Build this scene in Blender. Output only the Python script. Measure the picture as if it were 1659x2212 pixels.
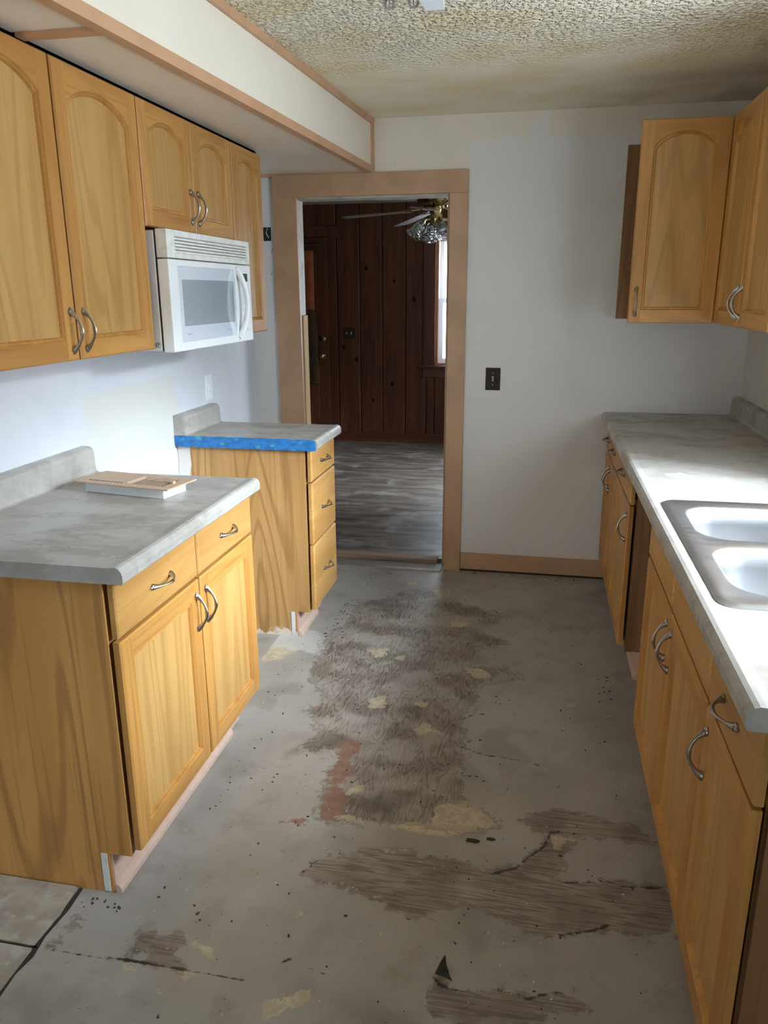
import bpy, bmesh, math, random
import numpy as np
from mathutils import Vector, Matrix

# ------------------------------------------------------------------ camera, sky, exposure
scene = bpy.context.scene
for o in list(bpy.data.objects):
    bpy.data.objects.remove(o, do_unlink=True)
C = scene.collection
random.seed(7)
np.random.seed(7)

YAW, PITCH, ROLL = math.radians(11.349), math.radians(15.899), math.radians(-0.274)
CAM_H, FOCAL_PX = 1.508, 1661.0


def camera():
    f = Vector((-math.sin(YAW), math.cos(YAW), 0))
    r = Vector((math.cos(YAW), math.sin(YAW), 0))
    u = Vector((0, 0, 1))
    f2 = f * math.cos(PITCH) - u * math.sin(PITCH)
    u2 = u * math.cos(PITCH) + f * math.sin(PITCH)
    r3 = r * math.cos(ROLL) + u2 * math.sin(ROLL)
    u3 = u2 * math.cos(ROLL) - r * math.sin(ROLL)
    cd = bpy.data.cameras.new('camera')
    cd.sensor_fit = 'VERTICAL'
    cd.sensor_height = 36.0
    cd.lens = 36.0 * FOCAL_PX / 2212.0
    cd.clip_start = 0.02
    co = bpy.data.objects.new('camera', cd)
    C.objects.link(co)
    m = Matrix((r3, u3, -f2)).transposed().to_4x4()
    m.translation = (0, 0, CAM_H)
    co.matrix_world = m
    scene.camera = co


camera()

SKY = 2.35
w = bpy.data.worlds.new('overcast_sky')
scene.world = w
w.use_nodes = True
bg = w.node_tree.nodes['Background']
bg.inputs['Color'].default_value = (0.77, 0.87, 1.0, 1)
bg.inputs['Strength'].default_value = SKY

# hazy sun behind thin cloud: a wide soft source standing off the sink window
sd = bpy.data.lights.new('hazy_sun', 'SUN')
sd.energy = 4.6
sd.angle = math.radians(36)
sd.color = (0.79, 0.89, 1.0)
so_ = bpy.data.objects.new('hazy_sun', sd)
so_.rotation_euler = Vector((-.88, .36, -.54)).to_track_quat('-Z', 'Y').to_euler()
so_.location = (6, -1, 5)
C.objects.link(so_)

vs = scene.view_settings
vs.view_transform = 'Standard'
vs.look = 'None'
vs.gamma = 1.0
vs.use_curve_mapping = False
vs.exposure = 2.52
scene.cycles.max_bounces = 8
scene.cycles.diffuse_bounces = 4
scene.cycles.adaptive_threshold = 0.06
scene.cycles.adaptive_min_samples = 24
scene.cycles.glossy_bounces = 3
scene.cycles.transparent_max_bounces = 10
scene.cycles.sample_clamp_indirect = 6.0

# window openings: (centre, size across, size up, direction the opening faces into the room)
WIN_SINK = dict(y0=0.95, y1=2.56, z0=1.06, z1=2.04)
WIN_REAR = dict(x0=-1.80, x1=-1.10, z0=0.20, z1=2.10)
WIN_DEN = dict(x0=-1.03, x1=-0.15, z0=0.81, z1=2.05)
WIN_DEN_SIDE = dict(y0=4.75, y1=5.75, z0=0.75, z1=2.0)


def portal(name, loc, rot, sx, sy):
    ld = bpy.data.lights.new(name, 'AREA')
    ld.shape = 'RECTANGLE'
    ld.size, ld.size_y = sx, sy
    ld.cycles.is_portal = True
    lo = bpy.data.objects.new(name, ld)
    lo.location = loc
    lo.rotation_euler = rot
    C.objects.link(lo)


portal('sink_window_portal', (1.12, (WIN_SINK['y0'] + WIN_SINK['y1']) / 2, (WIN_SINK['z0'] + WIN_SINK['z1']) / 2), (0, math.radians(90), 0), WIN_SINK['z1'] - WIN_SINK['z0'], WIN_SINK['y1'] - WIN_SINK['y0'])
portal('rear_window_portal', ((WIN_REAR['x0'] + WIN_REAR['x1']) / 2, -2.73, (WIN_REAR['z0'] + WIN_REAR['z1']) / 2), (math.radians(-90), 0, math.radians(180)), WIN_REAR['x1'] - WIN_REAR['x0'], WIN_REAR['z1'] - WIN_REAR['z0'])
portal('den_window_portal', ((WIN_DEN['x0'] + WIN_DEN['x1']) / 2, 7.88, (WIN_DEN['z0'] + WIN_DEN['z1']) / 2), (math.radians(-90), 0, 0), WIN_DEN['x1'] - WIN_DEN['x0'], WIN_DEN['z1'] - WIN_DEN['z0'])
portal('den_side_window_portal', (1.43, (WIN_DEN_SIDE['y0'] + WIN_DEN_SIDE['y1']) / 2, (WIN_DEN_SIDE['z0'] + WIN_DEN_SIDE['z1']) / 2), (0, math.radians(90), 0), WIN_DEN_SIDE['z1'] - WIN_DEN_SIDE['z0'], WIN_DEN_SIDE['y1'] - WIN_DEN_SIDE['y0'])

# ------------------------------------------------------------------ materials


class NT:
    """tiny helper for building node materials"""

    def __init__(self, name):
        self.m = bpy.data.materials.new(name)
        self.m.use_nodes = True
        self.t = self.m.node_tree
        self.b = self.t.nodes['Principled BSDF']
        self.out = self.t.nodes['Material Output']

    def n(self, typ, ins=None, out=0, **props):
        nd = self.t.nodes.new(typ)
        for k, v in props.items():
            setattr(nd, k, v)
        for k, v in (ins or {}).items():
            s = nd.inputs[k]
            if isinstance(v, bpy.types.NodeSocket):
                self.t.links.new(v, s)
            else:
                s.default_value = v
        return nd.outputs[out]

    def math(self, op, a, b=0.0, c=0.0, clamp=False):
        return self.n('ShaderNodeMath', {0: a, 1: b, 2: c}, operation=op, use_clamp=clamp)

    def coord(self, rnd=0.0):
        co = self.n('ShaderNodeTexCoord', out=3)
        if rnd:
            r = self.n('ShaderNodeObjectInfo', out=5)
            v = self.n('ShaderNodeVectorMath', {0: (rnd, rnd * .7, rnd * 1.3)}, operation='SCALE')
            v.node.inputs['Scale'].default_value = 1
            self.t.links.new(r, v.node.inputs['Scale'])
            co = self.n('ShaderNodeVectorMath', {0: co, 1: v}, operation='ADD')
        return co

    def map(self, co, sc):
        return self.n('ShaderNodeVectorMath', {0: co, 1: sc}, operation='MULTIPLY')

    def noise(self, co, scale=5.0, detail=3.0, rough=0.5, dist=0.0):
        return self.n('ShaderNodeTexNoise', {'Vector': co, 'Scale': scale, 'Detail': detail, 'Roughness': rough, 'Distortion': dist})

    def step(self, v, lo, hi):
        return self.n('ShaderNodeMapRange', {0: v, 1: lo, 2: hi, 3: 0.0, 4: 1.0}, interpolation_type='SMOOTHSTEP')

    def mix(self, f, a, b, mode='MIX'):
        nd = self.t.nodes.new('ShaderNodeMix')
        nd.data_type = 'RGBA'
        nd.blend_type = mode
        for k, v in ((0, f), (6, a), (7, b)):
            s = nd.inputs[k]
            if isinstance(v, bpy.types.NodeSocket):
                self.t.links.new(v, s)
            else:
                s.default_value = (*v, 1) if isinstance(v, tuple) and len(v) == 3 else v
        return nd.outputs[2]

    def xyz(self, co):
        nd = self.t.nodes.new('ShaderNodeSeparateXYZ')
        self.t.links.new(co, nd.inputs[0])
        return nd.outputs

    def bump(self, h, strength=0.3, dist=0.01):
        b = self.n('ShaderNodeBump', {'Height': h, 'Strength': strength, 'Distance': dist})
        self.t.links.new(b, self.b.inputs['Normal'])

    def done(self, color=None, rough=0.5, metal=0.0, spec=0.5, coat=0.0):
        for k, v in (('Base Color', color), ('Roughness', rough), ('Metallic', metal), ('Specular IOR Level', spec), ('Coat Weight', coat)):
            if v is None:
                continue
            if isinstance(v, bpy.types.NodeSocket):
                self.t.links.new(v, self.b.inputs[k])
            else:
                self.b.inputs[k].default_value = (*v, 1) if isinstance(v, tuple) else v
        return self.m


MAT = {}


def plain(name, color, rough=0.5, metal=0.0, spec=0.5, speck=0.0, nscale=30.0, coat=0.0):
    k = NT(name)
    c = color
    if speck:
        n = k.noise(k.coord(5.0), nscale, 2)
        d = tuple(v * (1 - speck) for v in color)
        c = k.mix(k.step(n, .35, .7), color, d)
    MAT[name] = k.done(c, rough, metal, spec, coat)
    return MAT[name]


def wood(name, axis, c1, c2, dark, rough=0.42, cath=0.35, stave=0.0, fib=0.35, paint=None):
    """wood with the grain running along axis 0/1/2"""
    k = NT(name)
    co = k.coord(9.0)

    def sc(al, ac):
        return tuple(al if i == axis else ac for i in range(3))
    fine = k.noise(k.map(co, sc(2.5, 95.0)), 1.0, 1, .6)
    mid = k.noise(k.map(co, sc(0.9, 14.0)), 1.0, 1, .5)
    low = k.noise(k.map(co, sc(0.55, 5.5)), 1.0, 1, .45)
    rings = k.math('SINE', k.math('MULTIPLY', low, 62.0))
    rings = k.step(rings, .25, 1.0)
    c = k.mix(k.step(mid, .33, .68), c1, c2)
    c = k.mix(k.math('MULTIPLY', rings, cath), c, dark)
    c = k.mix(k.math('MULTIPLY', k.step(fine, .52, .75), fib), c, dark)
    if stave:
        x = k.xyz(co)[2]
        cell = k.math('FLOOR', k.math('MULTIPLY', x, 15.0))
        wn = k.n('ShaderNodeTexWhiteNoise', {'W': cell}, noise_dimensions='1D')
        c = k.mix(k.math('MULTIPLY', wn, stave), c, dark)
    if paint:
        c = paint(k, c)
    MAT[name] = k.done(c, rough, spec=.45)
    return MAT[name]


OAK1, OAK2, OAKD = (.54, .270, .070), (.45, .208, .049), (.28, .110, .023)
PAN1, PAN2, PAND = (.53, .305, .100), (.46, .25, .074), (.31, .145, .036)
for i, a in enumerate('xyz'):
    wood('oak_' + a, i, OAK1, OAK2, OAKD, cath=.22)
wood('oak_panel', 2, PAN1, PAN2, PAND, cath=.34, fib=.25)
wood('oak_side', 2, (.62, .320, .092), (.54, .260, .07), (.27, .125, .034), cath=.5)
wood('oak_drawer_y', 1, (.58, .315, .098), (.49, .255, .072), (.34, .155, .038), stave=.38, cath=.18)
wood('oak_raw_shade', 2, (.30, .155, .06), (.24, .11, .04), (.13, .055, .02), rough=.7)  # raw oak sides, also the shade-darkened door backs


def side_paint(k, c):
    """old white paint left along the back edge and the foot of the side panel"""
    co = k.coord()
    x, y, z = k.xyz(co)
    n = k.noise(k.map(co, (16, 1, 3.0)), 1.0, 3)
    n2 = k.noise(co, 28.0, 4)
    e = k.math('ADD', x, k.math('MULTIPLY', k.math('SUBTRACT', n, .5), .24))
    m = k.math('MULTIPLY', k.step(k.math('MULTIPLY', e, -1.0), .190, .205), k.step(z, .3, .5))
    f = k.math('ADD', z, k.math('MULTIPLY', k.math('SUBTRACT', n2, .5), .14))
    m2 = k.step(k.math('MULTIPLY', f, -1.0), -.035, -.012)
    c = k.mix(m, c, (.72, .68, .66))
    return k.mix(k.math('MULTIPLY', m2, .8), c, (.72, .66, .58))


wood('oak_side_painted', 2, (.53, .30, .115), (.45, .24, .082), (.27, .125, .036), cath=.55, paint=side_paint)
for i, a in enumerate('xyz'):
    wood('dark_panel_' + a, i, (.115, .036, .012), (.078, .022, .007), (.03, .009, .004), rough=.5, cath=.35, fib=.2)
wood('pine_raw', 2, (.62, .43, .24), (.54, .35, .17), (.40, .23, .09), rough=.75)
wood('brown_stud', 2, (.33, .17, .07), (.28, .13, .05), (.16, .07, .03), rough=.7)
wood('threshold_wood', 0, (.30, .20, .13), (.22, .14, .09), (.09, .055, .035), rough=.7)
wood('window_wood', 2, (.42, .20, .11), (.34, .15, .08), (.2, .08, .04), rough=.5)


def wall_mats():
    # left wall: white with a cream rectangle where the range hood splash was
    k = NT('wall_paint_left')
    co = k.coord()
    x, y, z = k.xyz(co)
    n = k.noise(co, 9.0, 3)
    m = k.math('MULTIPLY', k.step(y, 2.40, 2.41), k.step(k.math('MULTIPLY', y, -1), -3.115, -3.105))
    m = k.math('MULTIPLY', m, k.step(k.math('MULTIPLY', z, -1), -1.178, -1.168))
    c = k.mix(k.step(n, .3, .75), (.68, .695, .73), (.64, .655, .69))
    c = k.mix(m, c, (.675, .67, .63))
    MAT['wall_paint_left'] = k.done(c, .45)
    # far wall: newer grey-white coat over old cream
    k = NT('wall_paint_far')
    co = k.coord()
    x, y, z = k.xyz(co)
    n = k.noise(k.map(co, (7, 1, 2)), 1.0, 3)
    hgt = k.math('ADD', z, k.math('MULTIPLY', k.math('SUBTRACT', n, .5), .10))
    low = k.step(k.math('MULTIPLY', hgt, -1), -2.232, -2.226)
    bumpx = k.math('MULTIPLY', k.step(x, -.15, -.06), k.step(k.math('MULTIPLY', x, -1), .004, .007))
    bumpz = k.step(k.math('SUBTRACT', k.math('MULTIPLY', x, .9), z), -2.372, -2.365)
    low = k.math('MAXIMUM', low, k.math('MULTIPLY', bumpx, bumpz))
    m = k.math('MULTIPLY', low, k.step(x, -.40, -.37))
    m = k.math('MAXIMUM', m, k.step(k.math('MULTIPLY', x, -1), 1.30, 1.31))
    st = k.noise(co, 2.2, 3)
    c = k.mix(m, (.72, .65, .53), (.70, .675, .645))
    c = k.mix(k.math('MULTIPLY', k.step(st, .5, .8), .25), c, (.46, .44, .40))
    sp = k.noise(co, 60.0, 2)
    c = k.mix(k.math('MULTIPLY', k.step(sp, .74, .78), .6), c, (.25, .22, .18))
    MAT['wall_paint_far'] = k.done(c, .5)
    k = NT('wall_paint_right')
    co = k.coord()
    n = k.noise(co, 6.0, 3)
    c = k.mix(k.step(n, .3, .75), (.66, .63, .56), (.60, .57, .50))
    MAT['wall_paint_right'] = k.done(c, .5)
    # soffit
    k = NT('soffit_paint')
    co = k.coord()
    n = k.noise(co, 3.0, 3)
    c = k.mix(k.step(n, .3, .75), (.87, .795, .67), (.83, .755, .63))
    MAT['soffit_paint'] = k.done(c, .4)
    # ceiling: lumpy stipple that fades to flat near the far wall, with ochre water stains
    k = NT('ceiling_stipple')
    co = k.coord()
    x, y, z = k.xyz(co)
    n = k.noise(co, 62.0, 2, .5)
    v = k.n('ShaderNodeTexVoronoi', {'Vector': co, 'Scale': 85.0}, feature='SMOOTH_F1')
    lump = k.math('MULTIPLY', k.step(n, .42, .66), k.math('SUBTRACT', 1.0, v))
    edge = k.math('ADD', y, k.math('MULTIPLY', k.math('SUBTRACT', k.noise(co, 4.0, 3), .5), .5))
    fade = k.math('SUBTRACT', 1.0, k.step(edge, 2.75, 3.45))
    fade = k.math('ADD', k.math('MULTIPLY', fade, .95), .05)
    b = k.n('ShaderNodeBump', {'Height': k.math('MULTIPLY', lump, fade), 'Strength': 1.0, 'Distance': .02})
    k.t.links.new(b, k.b.inputs['Normal'])
    st = k.noise(k.map(co, (2.0, 3.2, 1)), 1.6, 4)
    c = k.mix(k.step(st, .40, .68), (.90, .815, .63), (.84, .72, .46))
    dk = k.noise(co, 48.0, 3, .6)
    c = k.mix(k.math('MULTIPLY', k.math('MULTIPLY', k.step(dk, .60, .70), fade), .65), c, (.28, .22, .13))
    old = k.math('MULTIPLY', k.step(y, 3.2, 3.9), k.step(x, -.1, .8))  # shadow in the far right ceiling corner, painted in as a broken brown patch
    c = k.mix(k.math('MULTIPLY', k.math('MULTIPLY', old, k.step(k.noise(co, 3.0, 4), .40, .62)), .5), c, (.33, .29, .22))
    MAT['ceiling_stipple'] = k.done(c, .85)


wall_mats()


def laminate():
    k = NT('laminate')
    co = k.coord()
    a = k.noise(co, 9.0, 3, .65)
    b = k.noise(co, 26.0, 2, .6)
    d = k.noise(k.map(co, (4.2, 8.0, 9.0)), 1.0, 4, .7)
    c = k.mix(k.step(a, .35, .68), (.46, .435, .40), (.375, .35, .315))
    c = k.mix(k.math('MULTIPLY', k.step(b, .5, .75), .3), c, (.52, .48, .43))
    c = k.mix(k.math('MULTIPLY', k.step(d, .50, .64), .55), c, (.31, .275, .23))
    s = k.noise(co, 60.0, 2)
    c = k.mix(k.math('MULTIPLY', k.step(s, .73, .77), .6), c, (.15, .12, .09))
    r = k.math('ADD', .30, k.math('MULTIPLY', k.step(d, .45, .66), .25))
    MAT['laminate'] = k.done(c, r)


laminate()
plain('trim_tan', (.60, .345, .195), .45, speck=.10, nscale=9)
plain('trim_brown', (.50, .30, .165), .42, speck=.16, nscale=6)
plain('toe_pink', (.60, .42, .33), .5, speck=.08)
plain('old_white', (.70, .70, .68), .6, speck=.25, nscale=14)
plain('jamb_white', (.50, .45, .38), .5, speck=.3, nscale=12)
plain('nickel', (.40, .37, .33), .33, 1.0)
plain('appliance_white', (.86, .87, .86), .32, coat=.2)
plain('appliance_cream', (.82, .81, .75), .4, speck=.14, nscale=26)
plain('case_grey', (.64, .62, .60), .45)
plain('black_gap', (.012, .012, .014), .6)
plain('display_dark', (.035, .03, .035), .2)
plain('print_grey', (.42, .45, .50), .5)
plain('glass_white', (.70, .75, .82), .12, coat=.5)
plain('glass_window', (.36, .41, .45), .10, coat=.6)
plain('register_tan', (.62, .43, .29), .45, speck=.12, nscale=40)
plain('register_white', (.78, .80, .80), .4, speck=.08)
plain('outlet_white', (.84, .85, .86), .35)
plain('plate_brown', (.04, .026, .017), .6, spec=.2, speck=.3, nscale=40)
plain('toggle_tan', (.42, .36, .27), .4)
plain('paper_white', (.86, .85, .84), .7)
plain('brass', (.55, .43, .20), .22, 1.0)
plain('antique_brass', (.30, .22, .09), .22, 1.0)
plain('blade_brown', (.16, .12, .10), .4)
plain('window_vinyl', (.80, .82, .84), .4)
plain('orange_cloth', (.40, .105, .04), .9, speck=.2, nscale=9)
plain('brown_cloth', (.075, .040, .014), .9, speck=.2, nscale=9)
plain('curtain_white', (.70, .72, .74), .9)
plain('lino_chip', (.05, .05, .048), .8, speck=.3)
plain('chip_dark', (.06, .05, .04), .9, spec=.1)
plain('chip_light', (.62, .60, .56), .8)
plain('dark_fill', (.05, .042, .034), .9, spec=.1)
plain('knot_brown', (.018, .007, .003), .8, spec=.1)
plain('steel_grey', (.45, .45, .44), .35, .8)
plain('grass_ground', (.16, .20, .10), .95, speck=.4, nscale=2)
plain('far_plaster', (.42, .38, .32), .8, speck=.1)


def tape():
    k = NT('blue_tape')
    co = k.coord()
    n = k.noise(k.map(co, (30, 1, 60)), 1.0, 3)
    p = k.noise(k.map(co, (26, 1, 40)), 1.0, 1)
    c = k.mix(k.step(n, .4, .65), (.022, .19, .50), (.016, .13, .36))
    c = k.mix(k.math('MULTIPLY', k.step(p, .62, .72), .55), c, (.10, .42, .42))
    MAT['blue_tape'] = k.done(c, .5)


tape()


def steel():
    k = NT('stainless')
    co = k.coord()
    n = k.noise(k.map(co, (6, 60, 6)), 1.0, 3)
    r = k.math('ADD', .32, k.math('MULTIPLY', n, .16))
    MAT['stainless'] = k.done((.46, .46, .47), r, 1.0)


steel()


def glass():
    k = NT('window_glass')
    tr = k.n('ShaderNodeBsdfTransparent', {'Color': (.96, .98, .98, 1)})
    gl = k.n('ShaderNodeBsdfGlossy', {'Roughness': .02})
    mx = k.n('ShaderNodeMixShader', {0: .06, 1: tr, 2: gl})
    k.t.links.new(mx, k.out.inputs['Surface'])
    MAT['window_glass'] = k.m
    k = NT('shade_glass')
    tr = k.n('ShaderNodeBsdfTransparent', {'Color': (.80, .82, .82, 1)})
    gl = k.n('ShaderNodeBsdfGlossy', {'Roughness': .12})
    mx = k.n('ShaderNodeMixShader', {0: .38, 1: tr, 2: gl})
    v = k.n('ShaderNodeTexVoronoi', {'Vector': k.coord(), 'Scale': 60.0})
    b = k.n('ShaderNodeBump', {'Height': v, 'Strength': .9, 'Distance': .01})
    k.t.links.new(b, gl.node.inputs['Normal'])
    k.t.links.new(mx, k.out.inputs['Surface'])
    MAT['shade_glass'] = k.m


glass()


def floor_mats():
    k = NT('painted_floor')
    co = k.coord()
    a = k.n('ShaderNodeAttribute', attribute_name='wear')
    b = k.n('ShaderNodeAttribute', attribute_name='wear2')
    sa = k.n('ShaderNodeSeparateColor', {0: a.node.outputs['Color']}).node.outputs
    sb = k.n('ShaderNodeSeparateColor', {0: b.node.outputs['Color']}).node.outputs
    j = k.noise(co, 30.0, 3, .7)
    j2 = k.noise(co, 7.0, 3, .6)
    jj = k.math('ADD', k.math('SUBTRACT', j, .5), k.math('MULTIPLY', k.math('SUBTRACT', j2, .5), .7))
    jit = k.math('MULTIPLY', jj, 1.15)
    jf = k.math('MULTIPLY', jj, 2.0)

    def mask(s, w=.03):
        return k.step(k.math('ADD', s, jit), .5 - w, .5 + w)

    def maskf(s, w=.05):
        return k.step(k.math('ADD', s, jf), .5 - w, .5 + w)
    plyy, plyx, cream = mask(sa[0], .12), mask(sa[1], .08), maskf(sa[2])
    red, crack, smear = maskf(sb[0]), sb[1], mask(sb[2], .16)
    # grey floor paint, scuffed and stained
    g = k.noise(co, 2.2, 2, .6)
    c = k.mix(k.step(g, .3, .7), (.385, .36, .33), (.30, .275, .245))
    c = k.mix(k.math('MULTIPLY', k.step(j2, .52, .72), .45), c, (.21, .185, .155))
    c = k.mix(k.math('MULTIPLY', k.step(j, .58, .72), .3), c, (.20, .175, .145))
    # bare plywood: veneer figure running along y
    lo = k.noise(k.map(co, (15.0, 2.4, 1)), 1.0, 2, .55)
    fig = k.step(k.math('SINE', k.math('MULTIPLY', lo, 95.0)), .15, 1.0)
    py = k.mix(k.step(j2, .3, .7), (.34, .29, .25), (.20, .16, .135))
    py = k.mix(k.math('MULTIPLY', fig, .68), py, (.085, .066, .052))
    n3 = k.noise(co, 3.6, 2, .6)
    py = k.mix(k.math('MULTIPLY', k.step(n3, .54, .66), .45), py, (.47, .44, .42))
    py = k.mix(k.math('MULTIPLY', k.step(k.math('SUBTRACT', 1.0, n3), .54, .68), .55), py, (.10, .078, .062))
    c = k.mix(k.math('MULTIPLY', plyy, k.math('ADD', .55, k.math('MULTIPLY', k.step(j2, .36, .55), .45))), c, py)
    c = k.mix(k.math('MULTIPLY', k.step(k.math('SUBTRACT', 1.0, n3), .56, .70), .35), c, (.13, .11, .09))
    lx = k.noise(k.map(co, (2.2, 30.0, 1)), 1.0, 2, .6)
    figx = k.step(k.math('SINE', k.math('MULTIPLY', lx, 42.0)), -.1, 1.0)
    px = k.mix(k.step(j2, .3, .7), (.36, .30, .25), (.20, .155, .125))
    px = k.mix(k.math('MULTIPLY', figx, .62), px, (.095, .07, .055))
    c = k.mix(k.math('MULTIPLY', plyx, .93), c, px)
    rr = k.mix(k.step(j, .3, .7), (.30, .16, .115), (.22, .105, .07))
    c = k.mix(k.math('MULTIPLY', red, .8), c, rr)
    cr = k.mix(k.step(j, .38, .62), (.55, .48, .34), (.42, .35, .24))
    c = k.mix(k.math('MULTIPLY', cream, .88), c, cr)
    c = k.mix(k.math('MULTIPLY', smear, .6), c, (.58, .56, .53))
    # rim of the peeled paint and the cracks
    for src in (sa[1], sa[0]):
        jr = k.math('ADD', src, jit)
        rim = k.math('MULTIPLY', k.step(jr, .36, .46), k.math('SUBTRACT', 1.0, k.step(jr, .47, .58)))
        c = k.mix(k.math('MULTIPLY', rim, .34), c, (.09, .07, .05))
    c = k.mix(k.step(k.math('ADD', crack, k.math('MULTIPLY', jit, .9)), .72, .95), c, (.032, .025, .02))
    sp = k.noise(co, 85.0, 2, .6)
    spm = k.math('MULTIPLY', k.step(sp, .67, .72), k.step(j2, .42, .6))
    c = k.mix(k.math('MULTIPLY', spm, .75), c, (.06, .05, .04))
    k.bump(j, .22, .004)
    r = k.math('ADD', .26, k.math('MULTIPLY', j, .24))
    MAT['painted_floor'] = k.done(c, r, spec=.5)
    # far room: worn subfloor with streaks along x
    k = NT('worn_subfloor')
    co = k.coord()
    lx = k.noise(k.map(co, (2.2, 13.0, 1)), 1.0, 3, .65)
    n = k.noise(co, 4.0, 3, .6)
    n2 = k.noise(k.map(co, (3.5, 9.0, 1)), 1.0, 3, .6)
    c = k.mix(k.step(lx, .38, .62), (.19, .15, .12), (.085, .066, .053))
    c = k.mix(k.math('MULTIPLY', k.step(n, .5, .68), .6), c, (.33, .31, .29))
    c = k.mix(k.math('MULTIPLY', k.step(n2, .55, .66), .75), c, (.12, .085, .06))
    k.bump(lx, .5, .006)
    MAT['worn_subfloor'] = k.done(c, k.math('ADD', .27, k.math('MULTIPLY', n2, .3)))
    # old sheet-flooring squares by the cabinet foot
    k = NT('old_tile')
    co = k.coord(3.0)
    a = k.noise(co, 10.0, 3, .6)
    b = k.noise(co, 30.0, 2)
    c = k.mix(k.step(a, .35, .65), (.42, .37, .31), (.30, .255, .21))
    c = k.mix(k.math('MULTIPLY', k.step(b, .52, .7), .4), c, (.52, .50, .46))
    k.bump(b, .15, .003)
    MAT['old_tile'] = k.done(c, .5)


floor_mats()
plain('alcove_paint', (.30, .25, .19), .8, speck=.1)  # kept dark so the unseen walls bounce little light

# ------------------------------------------------------------------ mesh helpers


class MB:
    """collects shapes given in world coordinates and links them as ONE mesh object"""

    def __init__(self):
        self.v, self.f, self.mi, self.sm = [], [], [], []

    def add(self, vs, fs, mi=0, smooth=False):
        o = len(self.v)
        self.v += [tuple(p) for p in vs]
        for f in fs:
            self.f.append([o + i for i in f])
            self.mi.append(mi)
            self.sm.append(smooth)
        return self

    def box(self, x0, x1, y0, y1, z0, z1, mi=0):
        x0, x1 = min(x0, x1), max(x0, x1)
        y0, y1 = min(y0, y1), max(y0, y1)
        z0, z1 = min(z0, z1), max(z0, z1)
        vs = [(x, y, z) for z in (z0, z1) for y in (y0, y1) for x in (x0, x1)]
        return self.add(vs, [(0, 2, 3, 1), (4, 5, 7, 6), (0, 1, 5, 4), (2, 6, 7, 3), (0, 4, 6, 2), (1, 3, 7, 5)], mi)

    def prism(self, pts, axis, a0, a1, mi=0, smooth=False):
        """2D outline swept along an axis (0: pts are (y,z), 1: pts are (x,z), 2: pts are (x,y))"""
        def P(p, a):
            return {0: (a, p[0], p[1]), 1: (p[0], a, p[1]), 2: (p[0], p[1], a)}[axis]
        n = len(pts)
        vs = [P(p, a0) for p in pts] + [P(p, a1) for p in pts]
        self.add(vs, [(i, (i + 1) % n, n + (i + 1) % n, n + i) for i in range(n)], mi, smooth)
        o = len(self.v)
        self.add([P(p, a0) for p in pts] + [P(p, a1) for p in pts], [list(range(n - 1, -1, -1)), list(range(n, 2 * n))], mi)
        return self

    def tube(self, path, radii, n=8, mi=0, flat=1.0, up=None):
        path = [Vector(p) for p in path]
        rings = []
        for i, p in enumerate(path):
            t = (path[min(i + 1, len(path) - 1)] - path[max(i - 1, 0)]).normalized()
            ref = Vector(up) if up else (Vector((0, 0, 1)) if abs(t.z) < .9 else Vector((1, 0, 0)))
            a = t.cross(ref)
            if a.length < 1e-5:
                a = t.cross(Vector((1, 0, 0)))
            a.normalize()
            b = t.cross(a).normalized()
            r = radii[i] if isinstance(radii, (list, tuple)) else radii
            rings.append([p + a * (r * math.cos(2 * math.pi * k / n)) + b * (r * flat * math.sin(2 * math.pi * k / n)) for k in range(n)])
        vs = [q for r in rings for q in r]
        fs = [(i * n + k, i * n + (k + 1) % n, (i + 1) * n + (k + 1) % n, (i + 1) * n + k) for i in range(len(path) - 1) for k in range(n)]
        fs += [list(range(n - 1, -1, -1)), [(len(path) - 1) * n + k for k in range(n)]]
        return self.add(vs, fs, mi, True)

    def lathe(self, c, prof, n=24, mi=0, axis=(0, 0, 1), caps=True):
        """prof: list of (radius, height along axis)"""
        ax = Vector(axis).normalized()
        a = ax.cross(Vector((0, 0, 1)) if abs(ax.z) < .9 else Vector((1, 0, 0))).normalized()
        b = ax.cross(a)
        c = Vector(c)
        vs = [c + ax * h + (a * math.cos(2 * math.pi * k / n) + b * math.sin(2 * math.pi * k / n)) * r for r, h in prof for k in range(n)]
        fs = [(i * n + k, i * n + (k + 1) % n, (i + 1) * n + (k + 1) % n, (i + 1) * n + k) for i in range(len(prof) - 1) for k in range(n)]
        if caps:
            fs += [list(range(n - 1, -1, -1)), [(len(prof) - 1) * n + k for k in range(n)]]
        return self.add(vs, fs, mi, True)

    def build(self, name, mats, parent=None, bevel=0.0, origin=None, fix=True):
        off = Vector((0, 0, 0))
        if parent is not None:
            p = parent
            while p is not None:
                off = off + p.location
                p = p.parent
        elif origin is not None:
            off = Vector(origin)
        me = bpy.data.meshes.new(name)
        me.from_pydata([(v[0] - off.x, v[1] - off.y, v[2] - off.z) for v in self.v], [], self.f)
        if not isinstance(mats, (list, tuple)):
            mats = [mats]
        for m in mats:
            me.materials.append(MAT[m])
        me.polygons.foreach_set('material_index', self.mi)
        me.polygons.foreach_set('use_smooth', self.sm)
        me.update()
        if fix:
            bm = bmesh.new()
            bm.from_mesh(me)
            bmesh.ops.recalc_face_normals(bm, faces=bm.faces)
            bm.to_mesh(me)
            bm.free()
        if any(self.sm):
            me.set_sharp_from_angle(angle=math.radians(50))
        o = bpy.data.objects.new(name, me)
        C.objects.link(o)
        if parent is not None:
            o.parent = parent
        elif origin is not None:
            o.location = origin
        if bevel:
            b = o.modifiers.new('bevel', 'BEVEL')
            b.width = bevel
            b.segments = 2
            b.limit_method = 'ANGLE'
            b.harden_normals = False
        return o


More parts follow.
